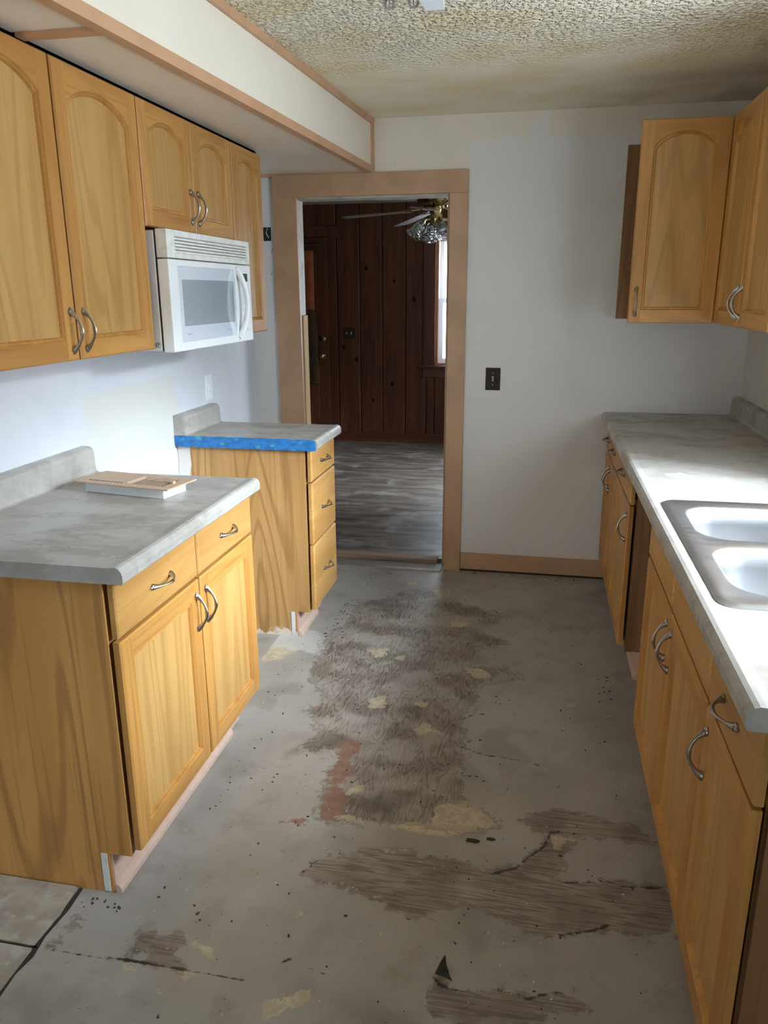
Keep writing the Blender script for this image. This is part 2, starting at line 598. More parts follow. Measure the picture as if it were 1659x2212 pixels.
def tag(o, label, cat, group=None, kind=None):
    o['label'] = label
    o['category'] = cat
    if group:
        o['group'] = group
    if kind:
        o['kind'] = kind
    return o


def thing(name, loc, label, cat, group=None):
    o = bpy.data.objects.new(name, None)
    o.location = loc
    o.empty_display_size = .1
    C.objects.link(o)
    return tag(o, label, cat, group)


def struct(o, label, cat):
    return tag(o, label, cat, kind='structure')


# ------------------------------------------------------------------ room shell
XL, XR, D, H = -1.545, 0.986, 4.10, 2.338
YB = -2.6
YN, XA = 1.40, -4.2        # unseen alcove left of the camera, added to let bounce light escape
T = .10
DX0, DX1, DZ = -1.288, -.478, 1.983      # doorway opening in the far wall


def wall_with_hole(name, axis, c0, c1, a0, a1, z0, z1, hole, mats, label):
    """wall box between c0..c1 on its thickness axis (0: x, 1: y), a0..a1 along it"""
    m = MB()
    h0, h1, hz0, hz1 = hole

    def bx(p0, p1, q0, q1):
        if p1 - p0 < 1e-4 or q1 - q0 < 1e-4:
            return
        if axis == 0:
            m.box(c0, c1, p0, p1, q0, q1)
        else:
            m.box(p0, p1, c0, c1, q0, q1)
    bx(a0, h0, z0, z1)
    bx(h1, a1, z0, z1)
    bx(h0, h1, z0, hz0)
    bx(h0, h1, hz1, z1)
    return struct(m.build(name, mats), label, 'wall')


struct(MB().box(XL - T, XL, YN, D + T, -.05, H + .08).build('wall_left', 'wall_paint_left'), 'white painted wall behind the microwave and stove gap', 'wall')
wall_with_hole('wall_right', 0, XR, XR + T, YB - T, D + T, -.05, H + .08, (WIN_SINK['y0'], WIN_SINK['y1'], WIN_SINK['z0'], WIN_SINK['z1']), 'wall_paint_right', 'cream painted wall behind the sink counter')
wall_with_hole('wall_far', 1, D, D + T, XL, XR, -.05, H + .08, (DX0, DX1, -.05, DZ), 'wall_paint_far', 'patchily repainted grey white wall around the doorway')
wall_with_hole('wall_rear', 1, YB - T, YB, XA - T, XR, -.05, H + .08, (WIN_REAR['x0'], WIN_REAR['x1'], WIN_REAR['z0'], WIN_REAR['z1']), 'alcove_paint', 'drab wall behind the camera with a window')
struct(MB().box(XA - T, XA, YB, YN + T, -.05, H + .08).build('wall_added_alcove_left', 'alcove_paint'), 'drab end wall of the added alcove beside the camera', 'wall')
struct(MB().box(XA, XL - T, YN, YN + T, -.05, H + .08).build('wall_added_alcove_far', 'alcove_paint'), 'drab wall returning from the cabinets into the added alcove', 'wall')
struct(MB().box(XL, XR, YB, D, H, H + .08).box(XA, XL, YB, YN, H, H + .08).build('ceiling', 'ceiling_stipple'), 'stained stippled ceiling with peeling texture', 'ceiling')

# soffit over the cabinets, a little narrower towards the camera
SZ = 2.100


def sof_x(y):
    return -.877 + (y - D) * .0612


m = MB()
m.prism([(XL, YN), (sof_x(YN), YN), (sof_x(D), D), (XL, D)], 2, SZ, H)
struct(m.build('wall_soffit', 'soffit_paint'), 'cream boxed soffit above the oak wall cabinets', 'soffit')


def strip_along_soffit(name, z0, z1, dx0, dx1, label):
    m = MB()
    m.prism([(sof_x(YN) + dx0, YN), (sof_x(YN) + dx1, YN), (sof_x(D - .001) + dx1, D - .001), (sof_x(D - .001) + dx0, D - .001)], 2, z0, z1)
    return struct(m.build(name, 'trim_tan'), label, 'trim')


strip_along_soffit('trim_1', SZ - .012, SZ + .020, -.022, .011, 'tan wooden strip along the soffit lower edge')
strip_along_soffit('trim_2', H - .026, H, 0.0, .014, 'tan wooden strip where soffit meets ceiling')
m = MB().box(sof_x(D) - .002, sof_x(D) + .014, D - .016, D, SZ - .012, H - .02)
struct(m.build('trim_3', 'trim_tan'), 'short upright tan strip ending the soffit', 'trim')
m = MB().box(XL, sof_x(D) - .01, D - .014, D, SZ - .016, SZ)
struct(m.build('trim_4', 'trim_tan'), 'thin tan strip under the soffit above door casing', 'trim')
m = MB().box(XL + .3, sof_x(1.85) - .02, 1.832, 1.868, SZ - .010, SZ)
struct(m.build('trim_5', 'trim_tan'), 'tan batten crossing the underside of the soffit', 'trim')

# doorway casing and jambs
CY = D - .022
m = MB()
m.prism([(-1.402, 0.0), (-1.262, 0.0), (-1.274, DZ + .002), (-1.402, DZ + .002)], 1, CY, D)
struct(m.build('trim_6', 'trim_brown', bevel=.002), 'wide tan door casing board beside the far counter', 'trim')
struct(MB().box(DX1, -.387, CY, D, 0.0, DZ).build('trim_7', 'trim_brown', bevel=.002), 'narrow brown door casing board beside the light switch', 'trim')
struct(MB().box(-1.402, -.387, CY - .002, D, DZ, 2.090).build('trim_8', 'trim_brown', bevel=.002), 'brown head board over the doorway', 'trim')
struct(MB().box(DX0, DX0 + .012, D + .001, D + T, 1.394, DZ).build('trim_9', 'jamb_white'), 'scuffed white upper jamb board in the doorway', 'trim')
m = MB()
m.box(DX0, DX0 + .016, D + .001, D + .022, .03, 1.394, 1)
m.box(DX0, DX0 + .022, D + .022, D + T, .03, 1.392, 0)
m.box(DX0 + .022, DX0 + .050, D + .030, D + T, .03, .79, 0)
struct(m.build('trim_10', ['pine_raw', 'brown_stud']), 'bare pine stud exposed in the lower doorway side', 'trim')
struct(MB().box(DX0 + .012, DX1 - .012, D + .001, D + T, DZ - .010, DZ).build('trim_11', 'jamb_white'), 'white jamb board across the doorway top', 'trim')
struct(MB().box(DX1 - .012, DX1, D + .001, D + T, .03, DZ).build('trim_12', 'trim_brown'), 'brown jamb board at the doorway switch side', 'trim')
struct(MB().box(-.386, .40, D - .016, D, .012, .106).build('baseboard_far', 'trim_brown', bevel=.003), 'chipped brown baseboard below the light switch', 'baseboard')
struct(MB().box(-.384, .40, D - .010, D + .002, 0.0, .013).build('trim_13', 'dark_fill'), 'dark strip filling the gap under the baseboard', 'trim')  # dark strip closing the gap below the baseboard

# threshold
m = MB()
m.prism([(4.118, .0), (4.118, .030), (4.130, .036), (4.205, .038), (4.215, .034), (4.215, .0)], 0, DX0 + .06, DX1 - .045)
struct(m.build('trim_14', 'threshold_wood'), 'worn wooden threshold strip in the doorway', 'trim')
m = MB()
m.prism([(4.055, .0), (4.060, .010), (4.117, .020), (4.117, .0)], 0, DX0 + .10, DX1 - .012)
struct(m.build('trim_15', 'steel_grey'), 'grey metal edge strip below the threshold', 'trim')


# ------------------------------------------------------------------ kitchen floor with traced wear
WEAR = {
    'ply_y': [
        [(-0.838,3.52),(-0.75,3.569),(-0.629,3.723),(-0.491,3.818),(-0.382,3.638),(-0.183,3.536),(-0.077,3.469),(-0.162,3.383),(-0.198,3.269),(-0.097,3.175),(-0.185,3.098),(-0.203,2.936),(-0.075,2.939),(-0.015,2.867),(-0.125,2.796),(-0.185,2.717),(-0.214,2.638),(-0.218,2.499),(-0.193,2.333),(-0.204,2.205),(-0.182,2.07),(-0.163,2.027),(-0.09,2.007),(-0.051,1.949),(-0.166,1.916),(-0.279,1.915),(-0.418,1.899),(-0.521,1.901),(-0.59,1.888),(-0.609,2.062),(-0.605,2.197),(-0.639,2.262),(-0.716,2.233),(-0.712,2.34),(-0.77,2.478),(-0.759,2.57),(-0.859,2.747),(-0.899,3.11),(-0.839,3.228)],
    ],
    'red': [
        [(-0.61,2.283),(-0.538,2.319),(-0.547,2.194),(-0.546,2.062),(-0.523,1.895),(-0.585,1.883),(-0.601,2.089)],
        [(-0.679,1.849),(-0.66,1.876),(-0.614,1.88),(-0.601,1.862),(-0.649,1.841)],
    ],
    'cream': [
        [(-0.527,1.903),(-0.401,1.889),(-0.256,1.923),(-0.237,2.009),(-0.179,2.039),(-0.124,2.031),(-0.051,1.945),(-0.138,1.923),(-0.177,1.877),(-0.308,1.873),(-0.452,1.881)],
        [(-0.38,1.772),(-0.297,1.809),(-0.301,1.789),(-0.361,1.765)],
        [(0.097,1.935),(0.185,1.936),(0.135,1.91),(0.107,1.889)],
        [(-0.528,1.248),(-0.525,1.279),(-0.476,1.294),(-0.429,1.317),(-0.442,1.271),(-0.485,1.24),(-0.51,1.221)],
        [(-0.748,1.379),(-0.697,1.384),(-0.694,1.35),(-0.714,1.356)],
        [(-0.887,1.29),(-0.845,1.294),(-0.845,1.278),(-0.876,1.275)],
        [(-0.743,1.298),(-0.717,1.31),(-0.711,1.292),(-0.734,1.28)],
        [(-0.55,1.516),(-0.513,1.522),(-0.515,1.509),(-0.538,1.504)],
        [(-0.862,1.24),(-0.837,1.224),(-0.852,1.22)],
        [(-0.774,1.24),(-0.758,1.239),(-0.759,1.221)],
        [(-0.934,1.434),(-0.915,1.432),(-0.926,1.424)],
        [(-0.808,1.164),(-0.787,1.17),(-0.776,1.158),(-0.811,1.151)],
        [(-1.102,2.809),(-1.153,2.962),(-1.021,2.999),(-0.979,2.935),(-1.035,2.844)],
        [(-0.688,3.014),(-0.588,3.045),(-0.603,2.96),(-0.631,2.943)],
        [(-0.543,2.972),(-0.516,2.988),(-0.511,2.939),(-0.534,2.939)],
        [(-0.534,2.045),(-0.488,2.06),(-0.483,2.024),(-0.522,2.011)],
        [(-0.587,2.603),(-0.519,2.635),(-0.519,2.544),(-0.563,2.535)],
        [(-0.412,2.609),(-0.348,2.612),(-0.362,2.583),(-0.407,2.579)],
        [(-0.38,2.412),(-0.345,2.467),(-0.286,2.414),(-0.35,2.386)],
        [(-0.236,2.919),(-0.172,2.92),(-0.13,2.866),(-0.176,2.836),(-0.227,2.868)],
        [(-0.352,3.375),(-0.258,3.392),(-0.27,3.335),(-0.336,3.328)],
        [(-0.652,3.859),(-0.589,3.871),(-0.595,3.827),(-0.634,3.827)],
        [(-0.493,3.783),(-0.397,3.767),(-0.408,3.649),(-0.457,3.656)],
        [(0.167,2.693),(0.198,2.702),(0.193,2.68),(0.171,2.676)],
    ],
    'ply_x': [
        [(-0.562,1.659),(-0.541,1.708),(-0.427,1.77),(-0.298,1.811),(-0.264,1.776),(-0.165,1.775),(-0.061,1.752),(0.012,1.79),(0.031,1.833),(0.079,1.884),(0.097,1.946),(0.185,1.936),(0.141,1.896),(0.133,1.823),(0.105,1.751),(0.236,1.777),(0.383,1.782),(0.385,1.628),(0.284,1.624),(0.194,1.606),(0.079,1.56),(-0.001,1.584),(-0.085,1.626),(-0.149,1.622),(-0.229,1.556),(-0.283,1.57),(-0.329,1.604),(-0.416,1.632),(-0.5,1.638)],
        [(0.013,1.98),(0.101,2.05),(0.219,2.043),(0.338,2.009),(0.386,1.954),(0.269,1.952),(0.178,1.945),(0.093,1.951)],
        [(-0.165,1.318),(-0.167,1.376),(-0.121,1.371),(-0.032,1.385),(0.046,1.381),(0.128,1.407),(0.162,1.378),(0.143,1.362),(0.078,1.368),(0.073,1.324),(-0.112,1.288),(-0.158,1.31)],
        [(-0.878,1.338),(-0.884,1.372),(-0.838,1.377),(-0.794,1.4),(-0.785,1.343),(-0.752,1.306),(-0.83,1.304),(-0.823,1.335)],
        [(-1.087,1.305),(-1.101,1.359),(-1.069,1.399),(-1.06,1.374),(-1.077,1.342),(-1.073,1.307)],
    ],
    'smear': [
        [(-1.239,3.152),(-0.946,3.159),(-0.895,3.098),(-0.868,2.921),(-1.172,2.983)],
    ],
    'crack': [
        [(-0.061,1.747),(0.005,1.784),(0.038,1.835),(0.079,1.884),(0.097,1.946),(0.122,1.956)],
        [(0.131,1.752),(0.242,1.78),(0.286,1.768),(0.383,1.782)],
        [(-0.17,1.396),(-0.156,1.378),(-0.104,1.371),(-0.032,1.392),(0.046,1.381),(0.095,1.407),(0.128,1.407)],
        [(-1.074,1.3),(-1.012,1.298),(-0.947,1.301),(-0.842,1.305),(-0.738,1.306),(-0.595,1.305)],
        [(-0.562,1.659),(-0.55,1.691),(-0.534,1.709)],
        [(-0.268,1.557),(-0.228,1.544)],
        [(-0.528,1.366),(-0.505,1.384),(-0.472,1.367),(-0.419,1.358)],
        [(-0.193,2.333),(-0.126,2.303),(-0.015,2.296),(0.063,2.277)],
        [(-0.212,2.517),(-0.18,2.557),(-0.12,2.568)],
        [(0.079,1.56),(0.193,1.602),(0.237,1.63)],
    ],
}


def seg_dist(px, py, a, b):
    ax, ay = a
    dx, dy = b[0] - ax, b[1] - ay
    t = np.clip(((px - ax) * dx + (py - ay) * dy) / (dx * dx + dy * dy + 1e-12), 0, 1)
    return np.hypot(px - (ax + t * dx), py - (ay + t * dy))


def poly_field(px, py, polys, width):
    out = np.zeros_like(px)
    for pl in polys:
        xs = [p[0] for p in pl]
        ys = [p[1] for p in pl]
        pad = width * 1.2
        sel = (px > min(xs) - pad) & (px < max(xs) + pad) & (py > min(ys) - pad) & (py < max(ys) + pad)
        if not sel.any():
            continue
        qx, qy = px[sel], py[sel]
        ins = np.zeros(qx.shape, bool)
        dist = np.full(qx.shape, 9.0)
        for i in range(len(pl)):
            a, b = pl[i], pl[(i + 1) % len(pl)]
            dist = np.minimum(dist, seg_dist(qx, qy, a, b))
            cond = (a[1] > qy) != (b[1] > qy)
            xi = (b[0] - a[0]) * (qy - a[1]) / (b[1] - a[1] + 1e-12) + a[0]
            ins ^= cond & (qx < xi)
        s = np.where(ins, dist, -dist)
        out[sel] = np.maximum(out[sel], np.clip(.5 + .5 * s / width, 0, 1))
    return out


def line_field(px, py, lines, width):
    out = np.zeros_like(px)
    for ln in lines:
        for a, b in zip(ln[:-1], ln[1:]):
            out = np.maximum(out, np.clip(1 - seg_dist(px, py, a, b) / width, 0, 1))
    return out


def kitchen_floor():
    gx0, gx1, gy0, gy1, st = -1.11, .46, .84, 4.10, .0075
    nx, ny = int(round((gx1 - gx0) / st)) + 1, int(round((gy1 - gy0) / st)) + 1
    X, Y = np.meshgrid(np.linspace(gx0, gx1, nx), np.linspace(gy0, gy1, ny))
    px, py = X.ravel(), Y.ravel()
    f = {k: poly_field(px, py, WEAR[k], wd) for k, wd in (('ply_y', .07), ('ply_x', .045), ('cream', .02), ('red', .03), ('smear', .05))}
    f['crack'] = line_field(px, py, WEAR['crack'], .016)
    verts = np.stack([px, py, np.zeros_like(px)], 1).tolist()
    idx = np.arange(nx * ny).reshape(ny, nx)
    faces = np.stack([idx[:-1, :-1].ravel(), idx[:-1, 1:].ravel(), idx[1:, 1:].ravel(), idx[1:, :-1].ravel()], 1).tolist()
    n0 = len(verts)

    def quad(x0, x1, y0, y1):
        o = len(verts)
        verts.extend([[x0, y0, 0], [x1, y0, 0], [x1, y1, 0], [x0, y1, 0]])
        faces.append([o, o + 1, o + 2, o + 3])
    quad(XL, gx0, YB, D)
    quad(gx1, XR, YB, D)
    quad(gx0, gx1, YB, gy0)
    quad(XA, XL, YB, YN)
    quad(XL, XR, D, D + T)
    o = len(verts)
    verts.extend([[XA, YB, -.05], [XR, YB, -.05], [XR, D + T, -.05], [XA, D + T, -.05]])
    faces.append([o + 3, o + 2, o + 1, o])
    me = bpy.data.meshes.new('floor')
    me.from_pydata(verts, [], faces)
    extra = len(verts) - n0
    for nm, ks in (('wear', ('ply_y', 'ply_x', 'cream')), ('wear2', ('red', 'crack', 'smear'))):
        at = me.color_attributes.new(nm, 'FLOAT_COLOR', 'POINT')
        arr = np.zeros((len(verts), 4), np.float32)
        for i, kk in enumerate(ks):
            arr[:n0, i] = f[kk]
        arr[:, 3] = 1
        at.data.foreach_set('color', arr.ravel())
    me.materials.append(MAT['painted_floor'])
    me.update()
    ob = bpy.data.objects.new('floor', me)
    C.objects.link(ob)
    return struct(ob, 'grey painted kitchen floor worn through to bare plywood', 'floor')


FLOOR = kitchen_floor()
# thin squares of an older flooring left of the paint edge, each its own piece
for (x0, x1, y0, y1) in ((-1.52, -1.132, 1.300, 1.488), (-1.52, -1.127, .92, 1.292)):
    m = MB()
    j = [random.uniform(-.006, .006) for _ in range(6)]
    m.prism([(x0, y0), (x1 + j[0], y0 + j[1]), (x1 + .012 + j[2], (y0 + y1) / 2), (x1 + .006 + j[3], y1 + j[4]), (x0, y1)], 2, .0, .006)
    m.build('tile', 'old_tile', FLOOR, bevel=.002)
m = MB()
m.box(-1.52, -1.115, 1.293, 1.299, .0, .0015)
m.prism([(-1.122, .92), (-1.116, .92), (-1.111, 1.02), (-1.118, 1.08), (-1.112, 1.15), (-1.117, 1.22), (-1.107, 1.27), (-1.115, 1.33), (-1.108, 1.42), (-1.114, 1.49), (-1.124, 1.49), (-1.121, 1.36), (-1.126, 1.25), (-1.120, 1.1)], 2, .0, .0015)
m.build('tile_joint', 'dark_fill', FLOOR)

# ------------------------------------------------------------------ windows of the kitchen (out of the frame, they light it)


def window_x(name, xw, x_in, y0, y1, z0, z1, label, sill=True, sgn=1):
    """window in a wall whose normal is x; xw is the pane plane"""
    m = MB()
    t, d = .045, .035
    for (a0, a1, b0, b1) in ((y0, y0 + t, z0, z1), (y1 - t, y1, z0, z1), (y0 + t, y1 - t, z0, z0 + t), (y0 + t, y1 - t, z1 - t, z1), (y0 + t, y1 - t, (z0 + z1) / 2 - .02, (z0 + z1) / 2 + .02)):
        m.box(xw - d, xw + d, a0, a1, b0, b1)
    o = struct(m.build(name, 'window_vinyl'), label, 'window')
    MB().box(xw - .003, xw + .003, y0 + t, y1 - t, z0 + t, (z0 + z1) / 2 - .02).build('pane', 'window_glass', o)
    MB().box(xw - .003, xw + .003, y0 + t, y1 - t, (z0 + z1) / 2 + .02, z1 - t).build('pane', 'window_glass', o)
    if sill:
        MB().box(x_in - .03 * sgn, xw - d * sgn, y0 - .04, y1 + .04, z0 - .02, z0 + .004).build('sill', 'window_vinyl', o)
    return o


def window_y(name, yw, x0, x1, z0, z1, label):
    m = MB()
    t, d = .045, .035
    for (a0, a1, b0, b1) in ((x0, x0 + t, z0, z1), (x1 - t, x1, z0, z1), (x0 + t, x1 - t, z0, z0 + t), (x0 + t, x1 - t, z1 - t, z1), (x0 + t, x1 - t, (z0 + z1) / 2 - .02, (z0 + z1) / 2 + .02)):
        m.box(a0, a1, yw - d, yw + d, b0, b1)
    o = struct(m.build(name, 'window_vinyl'), label, 'window')
    MB().box(x0 + t, x1 - t, yw - .003, yw + .003, z0 + t, (z0 + z1) / 2 - .02).build('pane', 'window_glass', o)
    MB().box(x0 + t, x1 - t, yw - .003, yw + .003, (z0 + z1) / 2 + .02, z1 - t).build('pane', 'window_glass', o)
    return o


window_x('window_1', XR + .07, XR, WIN_SINK['y0'], WIN_SINK['y1'], WIN_SINK['z0'], WIN_SINK['z1'], 'white sash window over the sink counter')
window_y('window_2', YB - .07, WIN_REAR['x0'], WIN_REAR['x1'], WIN_REAR['z0'], WIN_REAR['z1'], 'white sash window in the wall behind the camera')

# ------------------------------------------------------------------ room beyond the doorway
FX0, FX1, FY0, FY1 = -3.4, 1.30, D + T, 7.75
FZ = .022
struct(MB().box(FX0 - T, FX1 + T, FY0, FY1 + T, -.05, FZ).build('far_room_floor', 'worn_subfloor'), 'worn streaky brown subfloor beyond the doorway', 'floor')
struct(MB().box(FX0 - T, FX1 + T, FY0, FY1 + T, H, H + .08).build('far_room_ceiling', 'far_plaster'), 'plaster ceiling of the room beyond the doorway', 'ceiling')
struct(MB().box(FX0 - T, FX0, FY0, FY1, FZ, H).build('wall_far_room_left', 'dark_panel_z'), 'dark panelled side wall of the far room', 'wall')
wall_with_hole('wall_far_room_right', 0, FX1, FX1 + T, FY0, FY1, FZ, H, (WIN_DEN_SIDE['y0'], WIN_DEN_SIDE['y1'], WIN_DEN_SIDE['z0'], WIN_DEN_SIDE['z1']), 'dark_panel_z', 'dark panelled window wall of the far room')
m = MB()
m.box(FX0, XL, FY0 - .02, FY0, FZ, H)
m.box(XR, FX1, FY0 - .02, FY0, FZ, H)
struct(m.build('wall_far_room_near', 'dark_panel_z'), 'dark wall returns beside the kitchen partition', 'wall')
back = wall_with_hole('wall_far_room_back', 1, FY1, FY1 + T, FX0, FX1, FZ, H, (WIN_DEN['x0'], WIN_DEN['x1'], WIN_DEN['z0'], WIN_DEN['z1']), 'dark_panel_z', 'dark knotty plank wall seen through the doorway')
# planks: every board is a piece of its own, with a V joint between neighbours
DOOR_X0, DOOR_X1 = -2.93, -2.11
edges = [-2.02, -1.789, -1.562, -1.329, -1.115]
xs = list(edges)
while xs[-1] < .55:
    xs.append(xs[-1] + random.choice((.21, .235, .25)))


def plank(x0, x1, z0, z1):
    d, c = .018, .011
    m = MB()
    m.prism([(x0 + .001, FY1), (x0 + .001, FY1 - d + c), (x0 + c, FY1 - d), (x1 - c, FY1 - d), (x1 - .001, FY1 - d + c), (x1 - .001, FY1)], 2, z0, z1)
    m.build('plank', 'dark_panel_z', back)


for a, b in zip(xs[:-1], xs[1:]):
    if b > WIN_DEN['x0'] + .001 and a < WIN_DEN['x1'] - .001:
        if a < WIN_DEN['x0'] - .05:
            plank(a, WIN_DEN['x0'], FZ, H)
            a = WIN_DEN['x0']
        if b > WIN_DEN['x1'] + .02:
            plank(WIN_DEN['x1'], b, FZ, H)
            b = WIN_DEN['x1']
        plank(a, b, FZ, WIN_DEN['z0'])
        plank(a, b, WIN_DEN['z1'], H)
    else:
        plank(a, b, FZ, H)
plank(DOOR_X0 - .35, DOOR_X0 - .10, FZ, H)
plank(DOOR_X0 - .09, DOOR_X0 + .35, 2.145, H)
plank(DOOR_X0 + .35, -2.02, 2.145, H)
# dark knots in the boards
for (kx, kz) in ((-1.83, .86), (-1.72, 1.74), (-1.44, 1.62), (-1.46, .62), (-1.96, .98), (-1.24, 1.45), (-1.66, .45)):
    m = MB()
    r0 = random.uniform(.011, .019)
    pts = []
    for q in range(9):
        b = 2 * math.pi * q / 9
        r = r0 * random.uniform(.7, 1.15)
        pts.append((kx + r * math.cos(b), kz + 1.5 * r * math.sin(b)))
    m.prism(pts, 1, FY1 - .0190, FY1 - .0170)
    m.build('knot', 'knot_brown', back)
struct(MB().box(-2.02, FX1, FY1 - .03, FY1 - .017, FZ, .12).build('baseboard_far_room', 'dark_panel_x', bevel=.002), 'dark baseboard below the plank wall', 'baseboard')

# entrance door of the far room
dr = MB().box(DOOR_X0, DOOR_X1, FY1 - .045, FY1 - .005, FZ + .01, 2.035).build('door_1', 'dark_panel_z', bevel=.003)
struct(dr, 'dark brown front door with brass knob beyond the doorway', 'door')
m = MB()
m.box(DOOR_X0 + .11, DOOR_X1 - .11, FY1 - .052, FY1 - .045, .25, .82)
m.box(DOOR_X0 + .11, DOOR_X1 - .11, FY1 - .052, FY1 - .045, 1.0, 1.88)
m.build('panel', 'dark_panel_z', dr, bevel=.003)
MB().lathe((-2.173, FY1 - .045, .898), [(.032, 0), (.032, .006), (.014, .010), (.012, .030), (.026, .040), (.029, .052), (.022, .064), (.004, .068)], 20, axis=(0, -1, 0)).build('door_knob', 'brass', dr)
MB().lathe((-2.171, FY1 - .045, 1.064), [(.030, 0), (.030, .012), (.022, .018), (.012, .020), (.010, .026), (.002, .027)], 20, axis=(0, -1, 0)).build('deadbolt', 'antique_brass', dr)
m = MB()
m.box(DOOR_X1, -2.02, FY1 - .035, FY1, FZ, 2.04)
m.box(DOOR_X0 - .09, DOOR_X0, FY1 - .035, FY1, FZ, 2.04)
m.box(DOOR_X0 - .10, -2.01, FY1 - .040, FY1, 2.04, 2.142)
struct(m.build('trim_16', 'dark_panel_z', bevel=.003), 'dark wooden casing around the front door', 'trim')


def cloth(name, x0, x1, z0, z1, y, mat, label, waves, flare=0.0):
    m = MB()
    nx, nz, th = 40, 6, .004
    vs, fs = [], []
    for side in (0, 1):
        for k in range(nz + 1):
            t = k / nz
            for i in range(nx + 1):
                s = i / nx
                x = x0 + (x1 + flare * t - x0) * s
                yy = y + .010 * math.sin(s * waves * 2 * math.pi + .4 * t) * (.5 + .5 * t) - (th if side else 0)
                vs.append((x, yy, z1 + (z0 - z1) * t))
    n1 = (nx + 1) * (nz + 1)
    for side in (0, 1):
        for k in range(nz):
            for i in range(nx):
                a = side * n1 + k * (nx + 1) + i
                fs.append((a, a + 1, a + nx + 2, a + nx + 1))
    for i in range(nx):
        fs.append((i, i + 1, n1 + i + 1, n1 + i))
        a = nz * (nx + 1) + i
        fs.append((a, a + 1, n1 + a + 1, n1 + a))
    for k in range(nz):
        for i in (0, nx):
            a = k * (nx + 1) + i
            fs.append((a, a + nx + 1, n1 + a + nx + 1, n1 + a))
    m.add(vs, fs, 0, True)
    return tag(m.build(name, mat, origin=((x0 + x1) / 2, y, z0)), label, 'curtain')


cloth('door_curtain', -2.80, -2.235, 1.352, 1.91, FY1 - .085, 'orange_cloth', 'rust orange cloth hung over the top of the front door', 4)
cloth('door_curtain', -2.80, -2.232, .62, 1.350, FY1 - .085, 'brown_cloth', 'dark brown cloth hung below the rust orange cloth', 4, .035)
m = MB().tube([(-2.84, FY1 - .088, 1.965), (-2.19, FY1 - .088, 1.965)], .009, 10)
m.box(-2.205, -2.185, FY1 - .095, FY1 - .045, 1.950, 1.980)
m.box(-2.845, -2.825, FY1 - .095, FY1 - .045, 1.950, 1.980)
tag(m.build('curtain_rod', 'chip_dark', origin=(-2.5, FY1 - .08, 1.965)), 'dark curtain rod across the front door', 'curtain rod')


def switch_plate(name, c, w, h, toggles, mat, tmat, label, sgn=-1):
    """plate on a wall facing -y"""
    x, y, z = c
    t = thing(name, (x, y, z - h / 2), label, 'light switch')
    MB().box(x - w / 2, x + w / 2, y - .006, y, z - h / 2, z + h / 2).build('plate', mat, t, bevel=.002)
    for tx in toggles:
        m = MB()
        m.prism([(y - .006, z - .012), (y - .012, z - .010), (y - .022, z + .012), (y - .016, z + .016), (y - .006, z + .012)], 0, x + tx - .005, x + tx + .005)
        m.build('toggle', tmat, t, bevel=.001)
    for tx in toggles:
        for dz in (-.030, .030):
            MB().lathe((x + tx, y - .006, z + dz), [(.0035, 0), (.003, .0012), (.0005, .0015)], 10, axis=(0, -1, 0)).build('screw', 'antique_brass', t)
    return t


switch_plate('light_switch', (-1.902, FY1 - .016, 1.118), .118, .115, (-.023, .023), 'plate_brown', 'toggle_tan', 'dark double switch plate on the plank wall')

# window of the far room
wx0, wx1, wz0, wz1 = WIN_DEN['x0'], WIN_DEN['x1'], WIN_DEN['z0'], WIN_DEN['z1']
wf = MB()
for (a0, a1, b0, b1) in ((wx0, wx0 + .028, wz0, wz1), (wx1 - .028, wx1, wz0, wz1), (wx0 + .028, wx1 - .028, wz1 - .028, wz1), (wx0 + .028, wx1 - .028, wz0, wz0 + .02)):
    wf.box(a0, a1, FY1 - .012, FY1 + .05, b0, b1)
w3 = struct(wf.build('window_3', 'window_wood'), 'tall bright window with reddish wood frame beyond doorway', 'window')
mid = 1.436


def sash(z0, z1, y):
    m = MB()
    x0, x1, t = wx0 + .028, wx1 - .028, .045
    for (a0, a1, b0, b1) in ((x0, x0 + t, z0, z1), (x1 - t, x1, z0, z1), (x0 + t, x1 - t, z0, z0 + t), (x0 + t, x1 - t, z1 - t, z1)):
        m.box(a0, a1, y - .016, y + .016, b0, b1)
    s = m.build('sash', 'window_vinyl', w3, bevel=.002)
    MB().box(x0 + t, x1 - t, y - .002, y + .002, z0 + t, z1 - t).build('pane', 'window_glass', s)


sash(mid - .02, wz1 - .028, FY1 + .075)
sash(wz0 + .02, mid + .02, FY1 + .040)
m = MB()
m.box(wx0 - .115, wx0, FY1 - .036, FY1 - .016, wz0 - .01, wz1 + .10)
m.box(wx1, wx1 + .115, FY1 - .036, FY1 - .016, wz0 - .01, wz1 + .10)
m.box(wx0, wx1, FY1 - .036, FY1 - .016, wz1, wz1 + .10)
m.build('casing', 'dark_panel_z', w3, bevel=.002)
MB().box(wx0 - .135, wx1 + .135, FY1 - .085, FY1 + .02, wz0 - .024, wz0).build('sill', 'dark_panel_x', w3, bevel=.003)
MB().box(wx0 - .120, wx1 + .120, FY1 - .034, FY1 - .016, wz0 - .118, wz0 - .024).build('apron', 'dark_panel_x', w3, bevel=.002)
